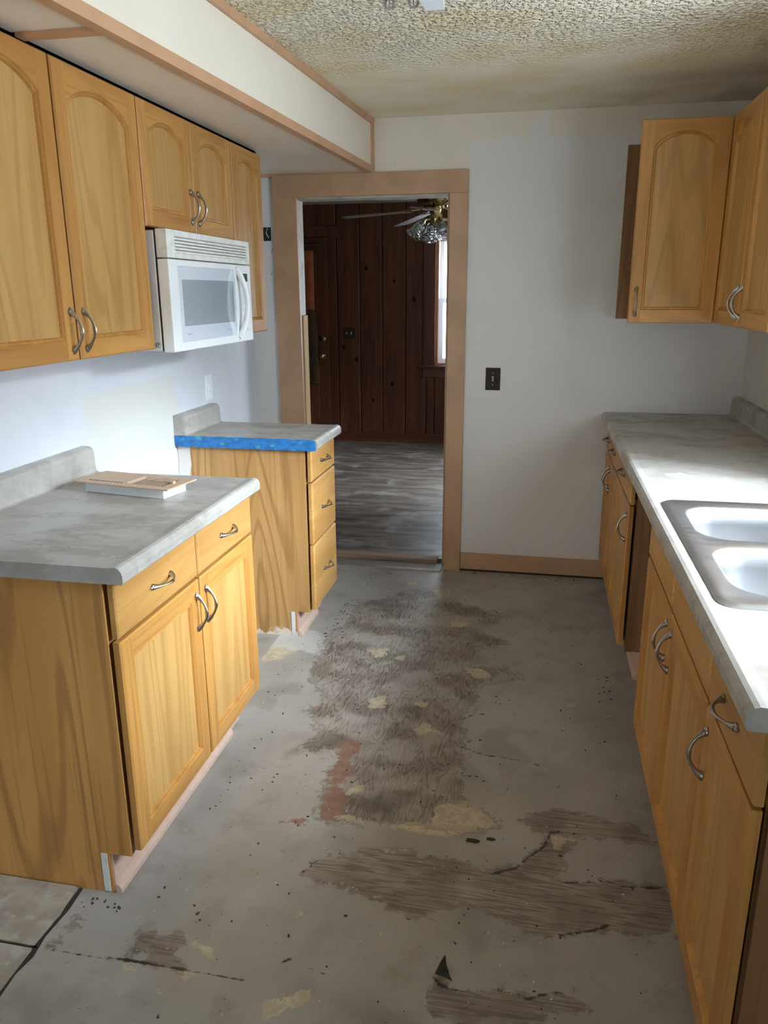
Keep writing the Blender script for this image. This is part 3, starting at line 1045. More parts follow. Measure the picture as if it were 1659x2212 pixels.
# sheer curtain pulled aside
m = MB()
n = 24
for k in range(2):
    pass
vs, fs = [], []
for i in range(n + 1):
    s = i / n
    for k in range(9):
        t = k / 8
        x = -.925 + .035 * t + s * (.16 + .10 * (1 - t))
        vs.append((x, FY1 - .07 + .012 * math.sin(s * 30), wz1 + .02 - t * (wz1 - wz0 - .05)))
for i in range(n):
    for k in range(8):
        a = i * 9 + k
        fs.append((a, a + 1, a + 10, a + 9))
m.add(vs, fs, 0, True)
cu = m.build('sheer_curtain', 'curtain_white', origin=(-.8, FY1 - .07, .85), fix=False)
so = cu.modifiers.new('thickness', 'SOLIDIFY')
so.thickness = .002
tag(cu, 'pale curtain gathered beside the bright far window', 'curtain')
tag(MB().tube([(wx0 - .06, FY1 - .07, wz1 + .04), (wx1 + .06, FY1 - .07, wz1 + .04)], .007, 8).box(wx0 - .065, wx0 - .05, FY1 - .078, FY1 - .034, wz1 + .032, wz1 + .048).build('curtain_rod', 'window_vinyl', origin=(-.6, FY1 - .07, wz1 + .04)), 'thin white curtain rod above the bright far window', 'curtain rod')
window_x('window_4', FX1 + .07, FX1, WIN_DEN_SIDE['y0'], WIN_DEN_SIDE['y1'], WIN_DEN_SIDE['z0'], WIN_DEN_SIDE['z1'], 'white sash window in the side wall of the far room')

# ceiling fan with a light kit
FC = Vector((-.735, 5.5, 0))
fan = thing('ceiling_fan', (FC.x, FC.y, 2.0), 'brass ceiling fan with glass tulip shades beyond the doorway', 'ceiling fan')
MB().lathe((FC.x, FC.y, 0), [(.075, H), (.080, H - .03), (.060, H - .055), (.022, H - .06), (.022, 2.200), (.10, 2.195), (.125, 2.175), (.128, 2.130), (.128, 2.092), (.118, 2.080), (.085, 2.066), (.060, 2.058)], 36).build('motor_housing', 'antique_brass', fan)
MB().lathe((FC.x, FC.y, 0), [(.045, 2.060), (.048, 2.040), (.040, 2.020), (.046, 2.005), (.046, 1.965), (.036, 1.952), (.012, 1.944), (.006, 1.930)], 28).build('light_kit', 'brass', fan)
for k in range(5):
    a = math.radians(195 - 72 * k)
    u = Vector((math.cos(a), math.sin(a), 0))
    v = Vector((-u.y, u.x, 0))
    tilt = -.16
    m = MB()
    pts = [(.17, .050), (.22, .056), (.40, .062), (.56, .066), (.61, .060), (.635, .040)]
    vs, fs = [], []
    for zz in (0, .007):
        for (r, hw) in pts:
            for s in (-1, 1):
                p = FC + u * r + v * (s * hw)
                vs.append((p.x, p.y, 2.030 - .085 * (r - .17) + s * hw * tilt + zz))
    q = len(pts)
    for i in range(q - 1):
        a0 = 2 * i
        fs += [(a0, a0 + 1, a0 + 3, a0 + 2), (2 * q + a0, 2 * q + a0 + 2, 2 * q + a0 + 3, 2 * q + a0 + 1), (a0, a0 + 2, 2 * q + a0 + 2, 2 * q + a0), (a0 + 1, 2 * q + a0 + 1, 2 * q + a0 + 3, a0 + 3)]
    fs += [(0, 2 * q, 2 * q + 1, 1), (2 * q - 2, 2 * q - 1, 4 * q - 1, 4 * q - 2)]
    m.add(vs, fs)
    bl = m.build('blade', 'blade_brown', fan)
    m = MB()
    p0, p1, p2 = FC + u * .06, FC + u * .13, FC + u * .215
    m.tube([(p0.x, p0.y, 2.062), (p1.x, p1.y, 2.045), (p2.x, p2.y, 2.034)], [.012, .010, .016], 8, flat=.4)
    m.build('blade_arm', 'brass', bl)
for k in range(4):
    a = math.radians(205 + 90 * k)
    u = Vector((math.cos(a), math.sin(a), 0))
    ax = (u * .62 + Vector((0, 0, -.78))).normalized()
    p = FC + u * .045 + Vector((0, 0, 1.985))
    m = MB()
    e = p + u * .03
    m.tube([p, e, e + ax * .035], [.011, .011, .018], 10)
    arm = m.build('lamp_arm', 'brass', fan)
    s = e + ax * .022
    m = MB()
    prof = [(.020, 0), (.030, .015), (.036, .045), (.040, .075), (.052, .105), (.062, .118)]
    m.lathe(s, prof + [(r - .003, h) for r, h in reversed(prof)], 24, axis=ax, caps=False)
    m.build('glass_shade', 'shade_glass', arm, fix=False)
    MB().lathe(s, [(.012, .0), (.012, .02), (.024, .05), (.022, .07), (.004, .082)], 14, axis=ax).build('bulb', 'outlet_white', arm)


# ------------------------------------------------------------------ cabinet parts
Z = Vector((0, 0, 1))


def pull_mesh():
    """arched cabinet pull, lying along local z and standing out along local y"""
    m = MB()
    path, rad = [], []
    n = 14
    for i in range(n + 1):
        t = i / n
        z = (t - .5) * .096
        y = .004 + .027 * (math.sin(math.pi * t) ** .75 if 0 < t < 1 else 0)
        path.append((0, y, z))
        e = abs(t - .5) * 2
        rad.append(.0058 - .0022 * math.sin(math.pi * min(1, e)) + (.0035 * max(0, (e - .75) / .25)))
    m.tube(path, rad, 8, up=(1, 0, 0), flat=.8)
    for s in (-1, 1):
        m.lathe((0, 0, s * .049), [(.0085, 0), (.0090, .003), (.0068, .007), (.001, .009)], 12, axis=(0, 1, 0))
        m.tube([(0, .003, s * .049), (0, .003, s * .056), (0, .002, s * .061)], [.006, .005, .002], 8)
    o = m.build('handle', 'nickel')
    me = o.data
    bpy.data.objects.remove(o)
    return me


PULL = pull_mesh()


def world_loc(o):
    v = Vector((0, 0, 0))
    while o is not None:
        v = v + o.location
        o = o.parent
    return v


def pull(parent, pos, normal, along):
    o = bpy.data.objects.new('handle', PULL)
    C.objects.link(o)
    o.parent = parent
    o.location = Vector(pos) - world_loc(parent)
    nz, ny = Vector(along), Vector(normal)
    nx = ny.cross(nz)
    o.rotation_euler = Matrix((nx, ny, nz)).transposed().to_euler()
    return o


def cab_door(parent, O, U, N, w, h, arch, handle=None, hz=None, name='door', sw=.052):
    """frame-and-panel door; O is the lower corner on the back plane, U runs across, N points out"""
    O, U, N = Vector(O), Vector(U), Vector(N)
    t, c = .020, .004
    ua = 'x' if abs(U.x) > .5 else 'y'

    def P(u, v, n):
        return tuple(O + U * u + Z * v + N * n)
    rb = .052
    if arch:
        hs, ha = h - .096, h - .044
    else:
        hs = ha = h - .052
    a0, a1 = sw, w - sw
    loop = [(a0, rb), (a1, rb), (a1, hs)]
    arcn = 18 if arch else 1
    top = [(a1, hs)]
    for i in range(1, arcn):
        s = i / arcn
        u = a1 + (a0 - a1) * s
        # shallow shoulders, then one round arch
        k = max(0.0, 1 - abs(2 * s - 1) ** 2.0)
        top.append((u, hs + (ha - hs) * (k ** .82)))
    top.append((a0, hs))
    loop = [(a0, rb), (a1, rb)] + top
    m = MB()
    # back, edge and chamfer
    r0 = [(0, 0), (w, 0), (w, h), (0, h)]
    r1 = [(c, c), (w - c, c), (w - c, h - c), (c, h - c)]
    m.add([P(*p, 0) for p in r0], [(0, 1, 2, 3)], 2)  # door back in darker oak, standing in for shade on the open leaf
    for i in range(4):
        j = (i + 1) % 4
        mi = 0 if i in (1, 3) else 1
        m.add([P(*r0[i], 0), P(*r0[j], 0), P(*r0[j], t - c), P(*r0[i], t - c)], [(0, 1, 2, 3)], mi)
        m.add([P(*r0[i], t - c), P(*r0[j], t - c), P(*r1[j], t), P(*r1[i], t)], [(0, 1, 2, 3)], mi)
    # stiles and rails
    for (u0, u1) in ((c, a0), (a1, w - c)):
        m.add([P(u0, c, t), P(u1, c, t), P(u1, h - c, t), P(u0, h - c, t)], [(0, 1, 2, 3)], 0)
    m.add([P(a0, c, t), P(a1, c, t), P(a1, rb, t), P(a0, rb, t)], [(0, 1, 2, 3)], 1)
    for i in range(len(top) - 1):
        p, q = top[i], top[i + 1]
        m.add([P(*p, t), P(p[0], h - c, t), P(q[0], h - c, t), P(*q, t)], [(0, 1, 2, 3)], 1)
    # sticking (small moulding) round the panel

    def inset(d):
        W, Hh = a1 - a0, ha - rb
        uc, vc = (a0 + a1) / 2, (rb + ha) / 2
        return [(uc + (u - uc) * (W - 2 * d) / W, vc + (v - vc) * (Hh - 2 * d) / Hh) for u, v in loop]
    rings = [(loop, t), (inset(.0035), t - .0055), (inset(.009), t - .0035), (inset(.0125), t - .011)]
    nl = len(loop)
    for (la, na), (lb, nb) in zip(rings[:-1], rings[1:]):
        vs = [P(*p, na) for p in la] + [P(*p, nb) for p in lb]
        m.add(vs, [(i, (i + 1) % nl, nl + (i + 1) % nl, nl + i) for i in range(nl)], 0)
    d = m.build(name, ['oak_z', 'oak_' + ua, 'oak_raw_shade'], parent)
    pm = MB()
    lp = inset(.0122)
    vs = [P(*p, t - .0105) for p in lp] + [P(*p, .003) for p in lp]
    pm.add(vs, [list(range(nl))] + [list(range(2 * nl - 1, nl - 1, -1))] + [(i, (i + 1) % nl, nl + (i + 1) % nl, nl + i) for i in range(nl)])
    pm.build('panel', 'oak_panel', d)
    if handle is not None:
        pull(d, O + U * handle + Z * hz + N * t, N, Z)
    return d


def drawer_front(parent, O, U, N, w, h, handle=True, name='drawer', t=.020):
    O, U, N = Vector(O), Vector(U), Vector(N)

    def P(u, v, n):
        return tuple(O + U * u + Z * v + N * n)
    m = MB()
    loops = [([(0, 0), (w, 0), (w, h), (0, h)], 0), ([(0, 0), (w, 0), (w, h), (0, h)], t - .007), ([(.003, .003), (w - .003, .003), (w - .003, h - .003), (.003, h - .003)], t - .003), ([(.008, .008), (w - .008, .008), (w - .008, h - .008), (.008, h - .008)], t)]
    for (la, na), (lb, nb) in zip(loops[:-1], loops[1:]):
        m.add([P(*p, na) for p in la] + [P(*p, nb) for p in lb], [(i, (i + 1) % 4, 4 + (i + 1) % 4, 4 + i) for i in range(4)])
    m.add([P(*p, t) for p in loops[-1][0]], [(0, 1, 2, 3)])
    m.add([P(*p, 0) for p in loops[0][0]], [(0, 1, 2, 3)])
    d = m.build(name, 'oak_drawer_y', parent)
    if handle:
        pull(d, O + U * (w / 2) + Z * (h / 2) + N * t, N, U)
    return d


def base_cabinet(name, side, y0, y1, label, doors=(), drawers=(), falses=(), side_mat='oak_side', toe=True, dividers=()):
    """side 'L' or 'R'; doors: (y0, y1, z0, z1, handle y or None); drawers: (y0, y1, z0, z1)"""
    s = 1 if side == 'L' else -1
    xw = XL + .002 if side == 'L' else XR - .002
    face = -.932 if side == 'L' else .359
    ff = face - s * .031                      # front of the face frame
    toe_x = face - s * .088
    t = thing(name, ((xw + ff) / 2, (y0 + y1) / 2, 0), label, 'cabinet')
    N, U = (s, 0, 0), (0, 1, 0)
    th = .016
    body = MB()
    prof = [(xw, .0), (toe_x - s * .004, .0), (toe_x - s * .004, .122), (ff, .122), (ff, .872), (xw, .872)]
    if side == 'R':
        prof = prof[::-1]
    body.prism(prof, 1, y0, y0 + th)
    body.prism(prof, 1, y1 - th, y1)
    body.box(xw, ff - s * .02, y0 + th, y1 - th, .122, .138)
    body.box(xw, xw + s * .006, y0 + th, y1 - th, .138, .872)
    body.build('body', side_mat, t)
    fr = MB()
    fw = .038
    f0 = ff - s * .019
    fr.box(f0, ff, y0 + th, y0 + fw, .125, .870, 0)
    fr.box(f0, ff, y1 - fw, y1 - th, .125, .870, 0)
    for (z0, z1) in ((.125, .160), (.700, .735), (.835, .870)):
        fr.box(f0, ff, y0 + fw, y1 - fw, z0, z1, 1)
    for d in dividers:
        fr.box(f0, ff, d - .022, d + .022, .160, .835, 0)
    fr.build('face_frame', ['oak_z', 'oak_y'], t)
    if toe:
        MB().box(toe_x - s * .012, toe_x, y0 + .004, y1 - .002, .004, .121).build('toe_kick', 'toe_pink', t)
        m = MB()
        pr = [(toe_x, .0), (toe_x + s * .017, .0), (toe_x + s * .016, .012), (toe_x + s * .009, .022), (toe_x, .026)]
        m.prism(pr if side == 'L' else pr[::-1], 1, y0 + .002, y1 - .10)
        m.build('shoe_moulding', 'toe_pink', t)
        m = MB().box(toe_x - s * .030, toe_x - s * .013, y0 - .002, y0 + .004, .004, .120)
        m.build('toe_end', 'old_white', t)
    for (a, b, z0, z1, hy) in doors:
        dd = cab_door(t, (face - s * .020, a, z0), U, N, b - a, z1 - z0, False, None if hy is None else hy - a, (z1 - z0) - .092)
    for (a, b, z0, z1) in drawers:
        drawer_front(t, (face - s * .020, a, z0), U, N, b - a, z1 - z0)
    for (a, b, z0, z1) in falses:
        drawer_front(t, (face - s * .020, a, z0), U, N, b - a, z1 - z0, False, 'false_drawer')
    return t


DT, DB = .866, .728        # drawer fronts top, bottom
OT, OB = .720, .143        # doors top, bottom
base_cabinet('base_cabinet', 'L', 1.493, 2.362, 'oak base cabinet with two drawers under the vent cover',
             doors=((1.495, 1.930, OB, OT, 1.902), (1.940, 2.360, OB, OT, 1.968)), drawers=((1.497, 1.930, DB, DT), (1.940, 2.360, DB, DT)), dividers=(1.935,))
base_cabinet('base_cabinet', 'L', 3.085, 3.462, 'narrow oak cabinet with three stacked drawers beside the doorway',
             drawers=((3.087, 3.460, DB, DT), (3.087, 3.460, .446, OT), (3.087, 3.460, .137, .438)), side_mat='oak_side_painted')
base_cabinet('base_cabinet', 'R', 3.475, 4.078, 'oak base cabinet in the corner by the far wall',
             doors=((3.478, 3.795, OB, OT, 3.768), (3.803, 4.070, OB, OT, 3.832)), drawers=((3.478, 3.795, DB, DT), (3.803, 4.070, DB, DT)), dividers=(3.799,))
base_cabinet('base_cabinet', 'R', 2.945, 3.472, 'single door oak base cabinet at the dishwasher gap',
             doors=((2.948, 3.468, OB, OT, 2.985),), drawers=((2.948, 3.468, DB, DT),), side_mat='oak_raw_shade')
base_cabinet('sink_base_cabinet', 'R', 1.468, 2.372, 'oak sink cabinet with two doors under the steel sink',
             doors=((1.471, 1.914, OB, OT, 1.884), (1.924, 2.369, OB, OT, 1.954)), falses=((1.471, 1.914, DB, DT), (1.924, 2.369, DB, DT)), dividers=(1.919,))
base_cabinet('base_cabinet', 'R', 1.128, 1.465, 'narrow oak base cabinet at the open counter end',
             doors=((1.130, 1.462, OB, OT, 1.430),), drawers=((1.130, 1.462, DB, DT),), side_mat='oak_raw_shade')


# ------------------------------------------------------------------ worktops
def top_profile(xn, xw, s):
    """postformed worktop outline in (x, z); s=+1 when the nose points to +x"""
    return [(xw, .8745), (xn - s * .004, .8745), (xn, .879), (xn + s * .000, .897), (xn - s * .003, .906), (xn - s * .009, .913), (xn - s * .017, .9158), (xn - s * .026, .9155), (xn - s * .040, .914), (xw, .914)]


def splash_profile(xf, xw, s):
    return [(xw, .9142), (xf + s * .010, .9142), (xf + s * .003, .918), (xf, .926), (xf - s * .001, .984), (xf - s * .005, .995), (xf - s * .013, 1.001), (xf - s * .022, 1.003), (xw, 1.003)]


def worktop(name, y0, y1, label):
    t = thing(name, (-1.22, (y0 + y1) / 2, .8745), label, 'countertop')
    MB().prism(top_profile(-.899, XL + .001, 1), 1, y0, y1).build('slab', 'laminate', t)
    MB().prism(splash_profile(-1.498, XL + .001, 1), 1, y0, y1).build('backsplash', 'laminate', t)
    return t


worktop('countertop', 1.478, 2.370, 'dusty grey laminate counter holding the vent cover')
ct = worktop('countertop', 3.066, 3.468, 'small grey laminate counter edged with blue tape')
m = MB()
vs = []
zt, zb = .9165, .868
xs2 = np.linspace(XL + .004, -.906, 26)
for yy in (3.0645, 3.0630):
    for i, x in enumerate(xs2):
        vs.append((x, yy, zt - (.003 if x > -.93 else 0) + .0012 * math.sin(i * 1.7)))
        vs.append((x, yy, zb + .0015 * math.sin(i * 2.3)))
n = len(xs2)
fs = []
for k in (0, 2 * n):
    for i in range(n - 1):
        a = k + 2 * i
        fs.append((a, a + 1, a + 3, a + 2))
for i in range(n - 1):
    for q in (0, 1):
        a = 2 * i + q
        fs.append((a, a + 2, 2 * n + a + 2, 2 * n + a))
fs += [(0, 1, 2 * n + 1, 2 * n), (2 * n - 2, 2 * n - 1, 4 * n - 1, 4 * n - 2)]
m.add(vs, fs)
tp = m.build('masking_tape', 'blue_tape', ct)
tp['label'] = 'strip of blue painter tape along the counter edge'

# long worktop with the sink cut-out
SX0, SX1, SY0, SY1 = .366, .905, 1.492, 2.312
t = thing('countertop', (.66, 2.6, .8745), 'long pale laminate counter around the steel sink', 'countertop')
m = MB()
xn, xw = .329, XR - .001
RY0, RY1 = 1.103, D - .002
m.prism(top_profile(xn, xw, -1)[::-1], 1, RY0, SY0 + .02)
m.prism(top_profile(xn, xw, -1)[::-1], 1, SY1 - .02, RY1)
m.prism(top_profile(xn, SX0 + .02, -1)[::-1], 1, SY0 + .02, SY1 - .02)
m.box(SX1 - .02, xw, SY0 + .02, SY1 - .02, .8745, .914)
m.build('slab', 'laminate', t)
MB().prism(splash_profile(.945, xw, -1)[::-1], 1, RY0, RY1).build('backsplash', 'laminate', t)


# ------------------------------------------------------------------ double-bowl sink
def rrect(x0, x1, y0, y1, r, n=7):
    out = []
    for (cx, cy, a) in ((x1 - r, y1 - r, 0), (x0 + r, y1 - r, 90), (x0 + r, y0 + r, 180), (x1 - r, y0 + r, 270)):
        for i in range(n + 1):
            b = math.radians(a + 90 * i / n)
            out.append((cx + r * math.cos(b), cy + r * math.sin(b)))
    return out


def sink():
    t = thing('sink', ((SX0 + SX1) / 2, (SY0 + SY1) / 2, .914), 'stainless steel double bowl sink set into the counter', 'sink')
    zt = .9215
    outer = rrect(SX0 + .010, SX1 - .010, SY0 + .010, SY1 - .010, .035)
    rim = rrect(SX0, SX1, SY0, SY1, .045)
    dip = rrect(SX0 + .022, SX1 - .022, SY0 + .022, SY1 - .022, .028)
    bowls = [(.412, .800, 1.930, 2.252), (.412, .800, 1.556, 1.880)]
    bm = bmesh.new()

    def loop(pts, z):
        vs = [bm.verts.new((x, y, z)) for x, y in pts]
        return vs

    def bridge(a, b):
        n = len(a)
        for i in range(n):
            bm.faces.new((a[i], a[(i + 1) % n], b[(i + 1) % n], b[i])).smooth = True

    def edges_of(a):
        n = len(a)
        es = []
        for i in range(n):
            e = bm.edges.get((a[i], a[(i + 1) % n]))
            es.append(e or bm.edges.new((a[i], a[(i + 1) % n])))
        return es
    l0, l1, l2, l3 = loop(rim, .9143), loop(rim, .917), loop(outer, zt), loop(dip, zt - .0025)
    bridge(l0, l1)
    bridge(l1, l2)
    bridge(l2, l3)
    es = edges_of(l3)
    for (x0, x1, y0, y1) in bowls:
        prev = None
        for (ins, z, r) in ((0, zt - .0025, .085), (.006, zt - .006, .082), (.012, zt - .016, .078), (.016, zt - .05, .075), (.026, zt - .145, .070), (.040, zt - .170, .060), (.070, zt - .180, .045)):
            pts = rrect(x0 + ins, x1 - ins, y0 + ins, y1 - ins, r)
            cur = loop(pts, z)
            if prev is None:
                es += edges_of(cur)
            else:
                bridge(prev, cur)
            prev = cur
        f = bm.faces.new(prev)
        f.smooth = True
    bmesh.ops.triangle_fill(bm, use_beauty=True, use_dissolve=False, edges=es)
    bmesh.ops.recalc_face_normals(bm, faces=bm.faces)
    off = t.location
    for v in bm.verts:
        v.co -= off
    me = bpy.data.meshes.new('basin')
    bm.to_mesh(me)
    bm.free()
    me.materials.append(MAT['stainless'])
    me.set_sharp_from_angle(angle=math.radians(45))
    o = bpy.data.objects.new('basin', me)
    C.objects.link(o)
    o.parent = t
    for (x0, x1, y0, y1) in bowls:
        MB().lathe(((x0 + x1) / 2, (y0 + y1) / 2, zt - .1795), [(.045, 0), (.043, .003), (.034, .003), (.030, .0005), (.006, .0003)], 24).build('drain', 'nickel', t)


sink()
m = MB()
m.add([(.432, 2.668, .9150), (.470, 2.662, .9152), (.535, 2.640, .9152), (.486, 2.672, .9155), (.436, 2.684, .9152), (.480, 2.668, .9220)], [(0, 1, 3, 4), (1, 2, 3), (0, 1, 5), (1, 2, 5)])
pp = m.build('paper_scrap', 'paper_white', origin=(.48, 2.66, .915), fix=False)
so = pp.modifiers.new('thickness', 'SOLIDIFY')
so.thickness = .0006
tag(pp, 'small torn scrap of white paper on the sink counter', 'paper')


# ------------------------------------------------------------------ wall cabinets
def wall_cabinet(name, side, y0, y1, z0, z1, label, ztop=None, shelf=True):
    s = 1 if side == 'L' else -1
    xw = XL + .001 if side == 'L' else XR - .001
    face = -1.230 if side == 'L' else .679
    ff = face - s * .0215
    t = thing(name, ((xw + ff) / 2, (y0 + y1) / 2, z0), label, 'cabinet')
    zt = ztop or z1
    m = MB()
    th = .014
    m.box(xw, ff, y0, y0 + th, z0, zt)
    m.box(xw, ff, y1 - th, y1, z0, zt)
    m.box(xw, ff, y0 + th, y1 - th, z0 + .004, z0 + .020)
    m.box(xw, ff, y0 + th, y1 - th, zt - th, zt)
    m.box(xw, xw + s * .006, y0 + th, y1 - th, z0 + .020, zt - th)
    m.build('body', 'oak_side', t)
    if shelf:
        MB().box(xw + s * .007, ff - s * .03, y0 + th, y1 - th, (z0 + z1) / 2 - .008, (z0 + z1) / 2 + .008).build('shelf', 'oak_side', t)
    fr = MB()
    fw, f0 = .036, ff - s * .018
    fr.box(f0, ff, y0, y0 + fw, z0, zt, 0)
    fr.box(f0, ff, y1 - fw, y1, z0, zt, 0)
    fr.box(f0, ff, y0 + fw, y1 - fw, z0, z0 + fw, 1)
    fr.box(f0, ff, y0 + fw, y1 - fw, zt - fw, zt, 1)
    fr.build('face_frame', ['oak_z', 'oak_y'], t)
    return t, face, s


UT = 2.082
t, face, s = wall_cabinet('wall_cabinet', 'L', 1.502, 2.362, 1.338, UT, 'tall oak wall cabinet with two arched doors left of microwave', SZ - .002)
cab_door(t, (face - .020, 1.504, 1.336), (0, 1, 0), (1, 0, 0), .425, UT - 1.336, True, .399, .078)
cab_door(t, (face - .020, 1.938, 1.336), (0, 1, 0), (1, 0, 0), .423, UT - 1.336, True, .027, .078)
t, face, s = wall_cabinet('wall_cabinet', 'L', 2.368, 3.100, 1.716, UT, 'short oak wall cabinet with arched doors above the microwave', SZ - .002, False)
cab_door(t, (face - .020, 2.370, 1.714), (0, 1, 0), (1, 0, 0), .361, UT - 1.714, True, .335, .086, sw=.048)
cab_door(t, (face - .020, 2.739, 1.714), (0, 1, 0), (1, 0, 0), .359, UT - 1.714, True, .026, .086, sw=.048)
t, face, s = wall_cabinet('wall_cabinet', 'L', 3.106, 3.446, 1.347, UT, 'narrow oak wall cabinet with one arched door beside doorway', SZ - .002)
cab_door(t, (face - .020, 3.108, 1.345), (0, 1, 0), (1, 0, 0), .336, UT - 1.345, True)

RZ0, RZ1 = 1.386, 2.150
t, face, s = wall_cabinet('wall_cabinet', 'R', 2.604, 3.408, RZ0, RZ1, 'oak wall cabinet with closed doors over the sink counter')
cab_door(t, (face + .020, 2.606, RZ0 - .002), (0, 1, 0), (-1, 0, 0), .394, RZ1 - RZ0, True, .365, .085)
cab_door(t, (face + .020, 3.006, RZ0 - .002), (0, 1, 0), (-1, 0, 0), .400, RZ1 - RZ0, True, .028, .085)
t, face, s = wall_cabinet('wall_cabinet', 'R', 3.412, 4.060, RZ0, RZ1, 'oak wall cabinet with both doors swung open at far wall')
# near leaf stands out at a right angle, its face to the camera; the far leaf shows its back
cab_door(t, (.346, 3.424, RZ0 - .002), (1, 0, 0), (0, -1, 0), .332, RZ1 - RZ0, True, .026, .085, sw=.048)
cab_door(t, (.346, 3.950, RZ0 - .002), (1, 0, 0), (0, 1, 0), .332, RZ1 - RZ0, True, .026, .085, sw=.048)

# ------------------------------------------------------------------ microwave
def microwave():
    y0, y1, z0, z1 = 2.370, 3.086, 1.324, 1.706
    xb, xf = -1.212, -1.166
    t = thing('microwave', ((XL + xf) / 2, (y0 + y1) / 2, z0), 'white over-the-range microwave between the oak wall cabinets', 'microwave')
    MB().box(XL + .002, xb, y0, y1, z0 + .004, z1 - .004).build('body', 'case_grey', t, bevel=.003)
    MB().box(xb, xb + .006, y0 + .004, y1 - .004, z0 + .004, z1 - .004).build('shadow_gap', 'black_gap', t)  # black sheet stands in for the shaded gap behind the front
    zs = 1.616                                   # seam under the vent panel
    x1 = xb + .006
    m = MB()
    # vent panel with a recessed louvre opening
    va, vb, vz0, vz1 = y0 + .055, y1 - .030, zs + .020, z1 - .020
    m.box(x1, xf, y0, va, zs + .003, z1)
    m.box(x1, xf, vb, y1, zs + .003, z1)
    m.box(x1, xf, va, vb, zs + .003, vz0)
    m.box(x1, xf, va, vb, vz1, z1)
    m.box(x1, x1 + .024, va, vb, vz0, vz1)
    v = m.build('vent_panel', 'appliance_cream', t, bevel=.003)
    for i in range(5):
        z = vz0 + (i + .5) * (vz1 - vz0) / 5
        s = MB()
        s.prism([(x1 + .024, z - .001), (xf - .002, z - .005), (xf - .002, z + .001), (x1 + .024, z + .007)], 1, va, vb)
        s.build('slat', 'appliance_cream', v)
    # door with glass
    dy = 2.938
    m = MB()
    ga, gb, gz0, gz1 = y0 + .062, dy - .016, z0 + .030, zs - .022
    m.box(x1, xf, y0, ga, z0, zs)
    m.box(x1, xf, gb, dy, z0, zs)
    m.box(x1, xf, ga, gb, z0, gz0)
    m.box(x1, xf, ga, gb, gz1, zs)
    d = m.build('door', 'appliance_white', t, bevel=.004)
    MB().box(x1, xf - .002, ga, gb, gz0, gz1).build('glass', 'glass_white', d)
    MB().box(xf - .002, xf - .0012, ga + .028, gb - .022, gz0 + .050, gz1 - .040).build('window', 'glass_window', d)
    MB().box(xf - .002, xf - .0014, ga + .044, ga + .078, gz0 + .020, gz0 + .026).build('print', 'print_grey', d)
    MB().box(xf - .002, xf - .0014, gb - .105, gb - .050, gz0 + .022, gz0 + .026).build('print', 'print_grey', d)
    # bowed handle along the door's hinge-free edge
    m = MB()
    pts, rad = [], []
    for i in range(17):
        u = i / 16
        pts.append((xf + .002 + .034 * math.sin(math.pi * u) ** .8, dy - .004 + .012 * math.sin(math.pi * u), z0 + .020 + u * (zs - z0 - .036)))
        rad.append(.013 - .003 * math.sin(math.pi * u))
    m.tube(pts, rad, 10, flat=.75, up=(0, 1, 0))
    m.build('handle', 'appliance_white', d)
    # control panel
    m = MB().box(x1, xf, dy + .002, y1, z0, zs)
    c = m.build('control_panel', 'appliance_white', t, bevel=.004)
    MB().box(xf, xf + .0012, dy + .062, dy + .108, zs - .062, zs - .032).build('display', 'display_dark', c)
    for r in range(7):
        for q in range(3):
            MB().box(xf, xf + .0006, dy + .056 + q * .026, dy + .072 + q * .026, z0 + .040 + r * .026, z0 + .050 + r * .026).build('button', 'appliance_cream', c)
    for (sx, sz) in ((-1.222 - .04, 1.612), (-1.222, 1.348)):
        MB().lathe((sx, y0, sz), [(.009, 0), (.008, .003), (.003, .004), (.001, .001)], 12, axis=(0, -1, 0)).build('screw', 'steel_grey', t)


microwave()


